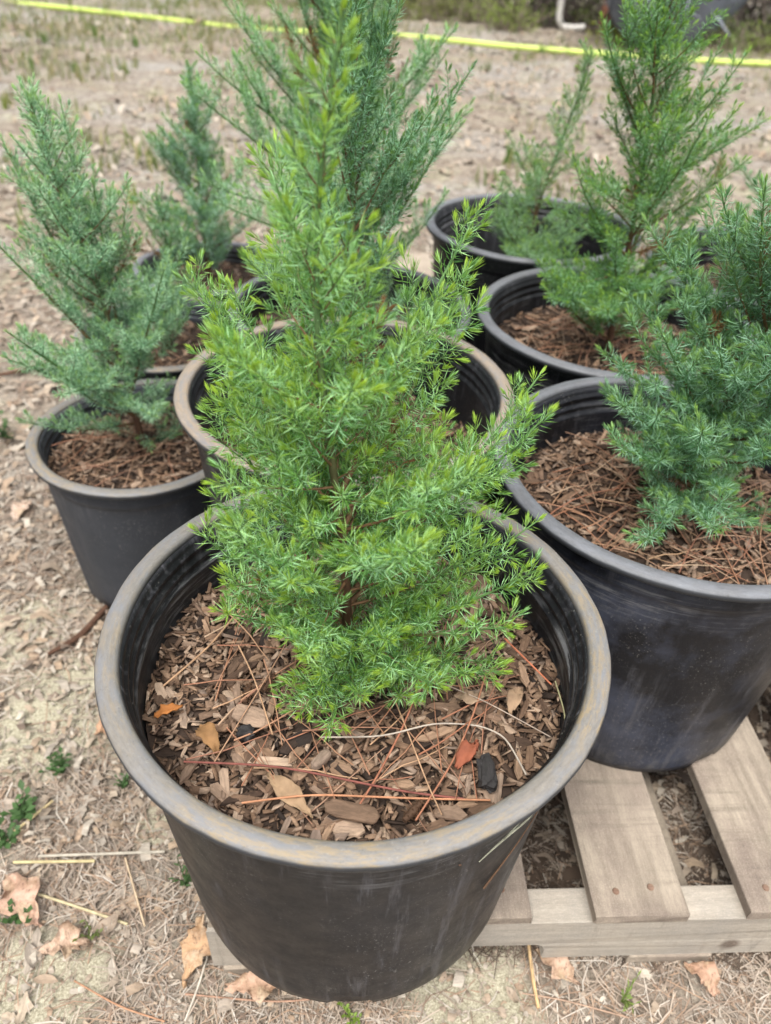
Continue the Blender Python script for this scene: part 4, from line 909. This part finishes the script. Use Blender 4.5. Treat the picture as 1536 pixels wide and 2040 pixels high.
SH = [(800, 35, .55, 'low yellow green shrub above the hose at the picture centre', (.16, .20, .04)), (870, 45, .5, 'twiggy shrub right of the centre one', (.17, .19, .05)), (940, 55, .5, 'brown stemmed shrub with dull leaves left of the white pipe', (.15, .18, .05)),
      (1010, 68, .45, 'leafy shrub directly left of the white pipe', (.20, .27, .05)), (1070, 50, .3, 'green shrub under the white pipe', (.19, .30, .05)), (1150, 60, .35, 'shrub between white pipe and rusty post', (.16, .22, .05)),
      (1225, 84, .22, 'yellow leaved shrub against the grey stump', (.28, .33, .04)), (1290, 92, .2, 'low shrub at the foot of the grey stump', (.15, .19, .05)), (1450, 104, .3, 'shrub in the dark hollow right of the stump', (.12, .17, .05)), (1530, 108, .4, 'shrub at the right edge beyond the hose', (.20, .27, .05)),
      (700, 25, .4, 'twiggy shrub left of the centre shrub', (.15, .19, .05)), (610, 15, .3, 'low brush above the hose left of centre', (.18, .18, .07))]
for i, (px, py, h, lab, c) in enumerate(SH):
    p = spot(px, py)
    if p.y > 14: p = p * (14 / p.y)
    shrub(p.x, p.y + .1, h, .35, 30, lab, c, 200 + i, twc=(.20, .16, .13))
# dense dark thicket behind the shrubs; its front edge runs from the top centre down to the right edge
def edge_y(x): return np.interp(x, [-1.2, .2, 1.2, 2.2, 3.4, 5.5, 9], [13.4, 11.6, 10.0, 9.7, 9.5, 9.6, 10])
mb = MB(); lfm = MB(); r = np.random.default_rng(77)
for i in range(1300):
    x = r.uniform(-1.2, 8.5); y = float(edge_y(x)) + .2 + abs(r.normal(0, 1.3)); z = 0
    az = r.uniform(0, 6.28); e = r.uniform(.2, 1.5); L = r.uniform(.35, 1.5)
    pts = axis_pts([x, y, z - .02], [math.cos(az) * math.cos(e), math.sin(az) * math.cos(e) * .6, math.sin(e)], L, -.01, 6, r, .3)
    tube(mb, pts, np.linspace(.012, .003, 6) * r.uniform(.4, 1.5), 4, np.array([.055, .044, .037]) * r.uniform(.2, 2.6), cap=False)
o = link('brush_thicket', mb.mesh('brush_thicket'), M['tinted']); tag(o, 'dark tangle of bare brush at the back right', 'brush', kind='stuff')
n = 52000; x = r.uniform(-1.5, 9, n); y = edge_y(x) + .25 + np.abs(r.normal(0, 1.2, n)); z = r.uniform(0, 1, n) ** 1.2 * 2.4
p = np.c_[x, y, z]; d = unit(r.normal(0, 1, (n, 3))); s_ = unit(np.cross(d, r.normal(0, 1, (n, 3)))); L = r.uniform(.02, .06, n)[:, None]
kk = np.arange(n)[:, None] * 4; cc = np.where(r.random((n, 1)) < .35, [[.05, .065, .02]], [[.04, .03, .024]]) * r.uniform(.3, 2.0, (n, 1))
lfm.add(np.stack([p, p + d * L * .5 + s_ * L * .35, p + d * L, p + d * L * .5 - s_ * L * .35], 1).reshape(-1, 3), kk + np.array([[0, 1, 2, 3]]), np.repeat(cc, 4, 0))
o = link('thicket_leaves', lfm.mesh('thicket_leaves'), M['weed']); tag(o, 'dark leaves filling the thicket at the back', 'foliage', kind='stuff')
# grey weathered stump with frayed roots
def stump():
    c = spot(1312, 96); root = empty('weathered_stump', (c.x + .1, c.y + .15, 0), 'blue grey weathered stump with frayed roots at top right', 'stump')
    r = np.random.default_rng(5); mb = MB(); n, k = 44, 12
    th = np.arange(n) / n * 6.283; v = []
    for j in range(k):
        f = j / (k - 1); rad = (.26 + .50 * f ** .6) * (1 + .16 * np.sin(5 * th + f * 2) + .09 * np.sin(11 * th + 1 + f) + .05 * np.sin(23 * th + 2 * f))
        v.append(np.c_[rad * np.cos(th) - .1 * f, rad * .6 * np.sin(th), np.full(n, .02 + f * .75)])
    i = np.arange(k - 1)[:, None] * n; j_ = np.arange(n)[None]; j2 = (j_ + 1) % n
    mb.add(np.concatenate(v), np.stack([i + j_, i + j2, i + n + j2, i + n + j_], -1).reshape(-1, 4), (.19, .21, .25)); link('trunk', mb.mesh('trunk', True), M['tinted'], root)
    for q in range(46):
        az = r.uniform(0, 6.28); st_ = np.array([math.cos(az) * .45, math.sin(az) * .35, r.uniform(.35, .75)])
        pts = axis_pts(st_, [math.cos(az), math.sin(az) * .8, r.uniform(-.5, .6)], r.uniform(.15, .4), -.04, 8, r, .22); mb = MB(); tube(mb, pts, np.linspace(.035, .006, 8) * r.uniform(.5, 1.3), 6, np.array([.20, .215, .25]) * r.uniform(.6, 1.4)); link('root', mb.mesh('root', True), M['tinted'], root)
stump()
p = spot(1110, 62); q = [(0, 0, .75), (-.03, 0, .35), (-.03, 0, .10), (.03, 0, .035), (.14, -.02, .03), (.27, -.03, .045)]
curve_thing('bent_pipe', [Vector((p.x + a_ , p.y - .15 + b_, c_ + .02)) for a_, b_, c_ in q], .035, M['tinted'], 'bent white pipe lying in the brush at the top', 'pipe', 10, (.62, .60, .56))
p = spot(1195, 66)
def post():
    bm = bmesh.new(); bmesh.ops.create_cube(bm, size=1); bmesh.ops.scale(bm, vec=(.11, .05, 1.1), verts=bm.verts); bmesh.ops.translate(bm, vec=(0, 0, .5), verts=bm.verts)
    bmesh.ops.bevel(bm, geom=bm.edges[:], offset=.008, segments=2, affect='EDGES')
    bmesh.ops.subdivide_edges(bm, edges=bm.edges[:], cuts=1)
    me = bpy.data.meshes.new('rusty_post'); bm.to_mesh(me); bm.free()
    a_ = me.color_attributes.new('tint', 'FLOAT_COLOR', 'POINT'); a_.data.foreach_set('color', np.tile([.30, .13, .08, 1], (len(me.vertices), 1)).ravel())
    o = link('rusty_post', me, M['tinted'], loc=(p.x, p.y - .05, 0)); o.rotation_euler = (0, .12, .2); tag(o, 'rust red post standing in the brush left of the grey stump', 'post')
post()
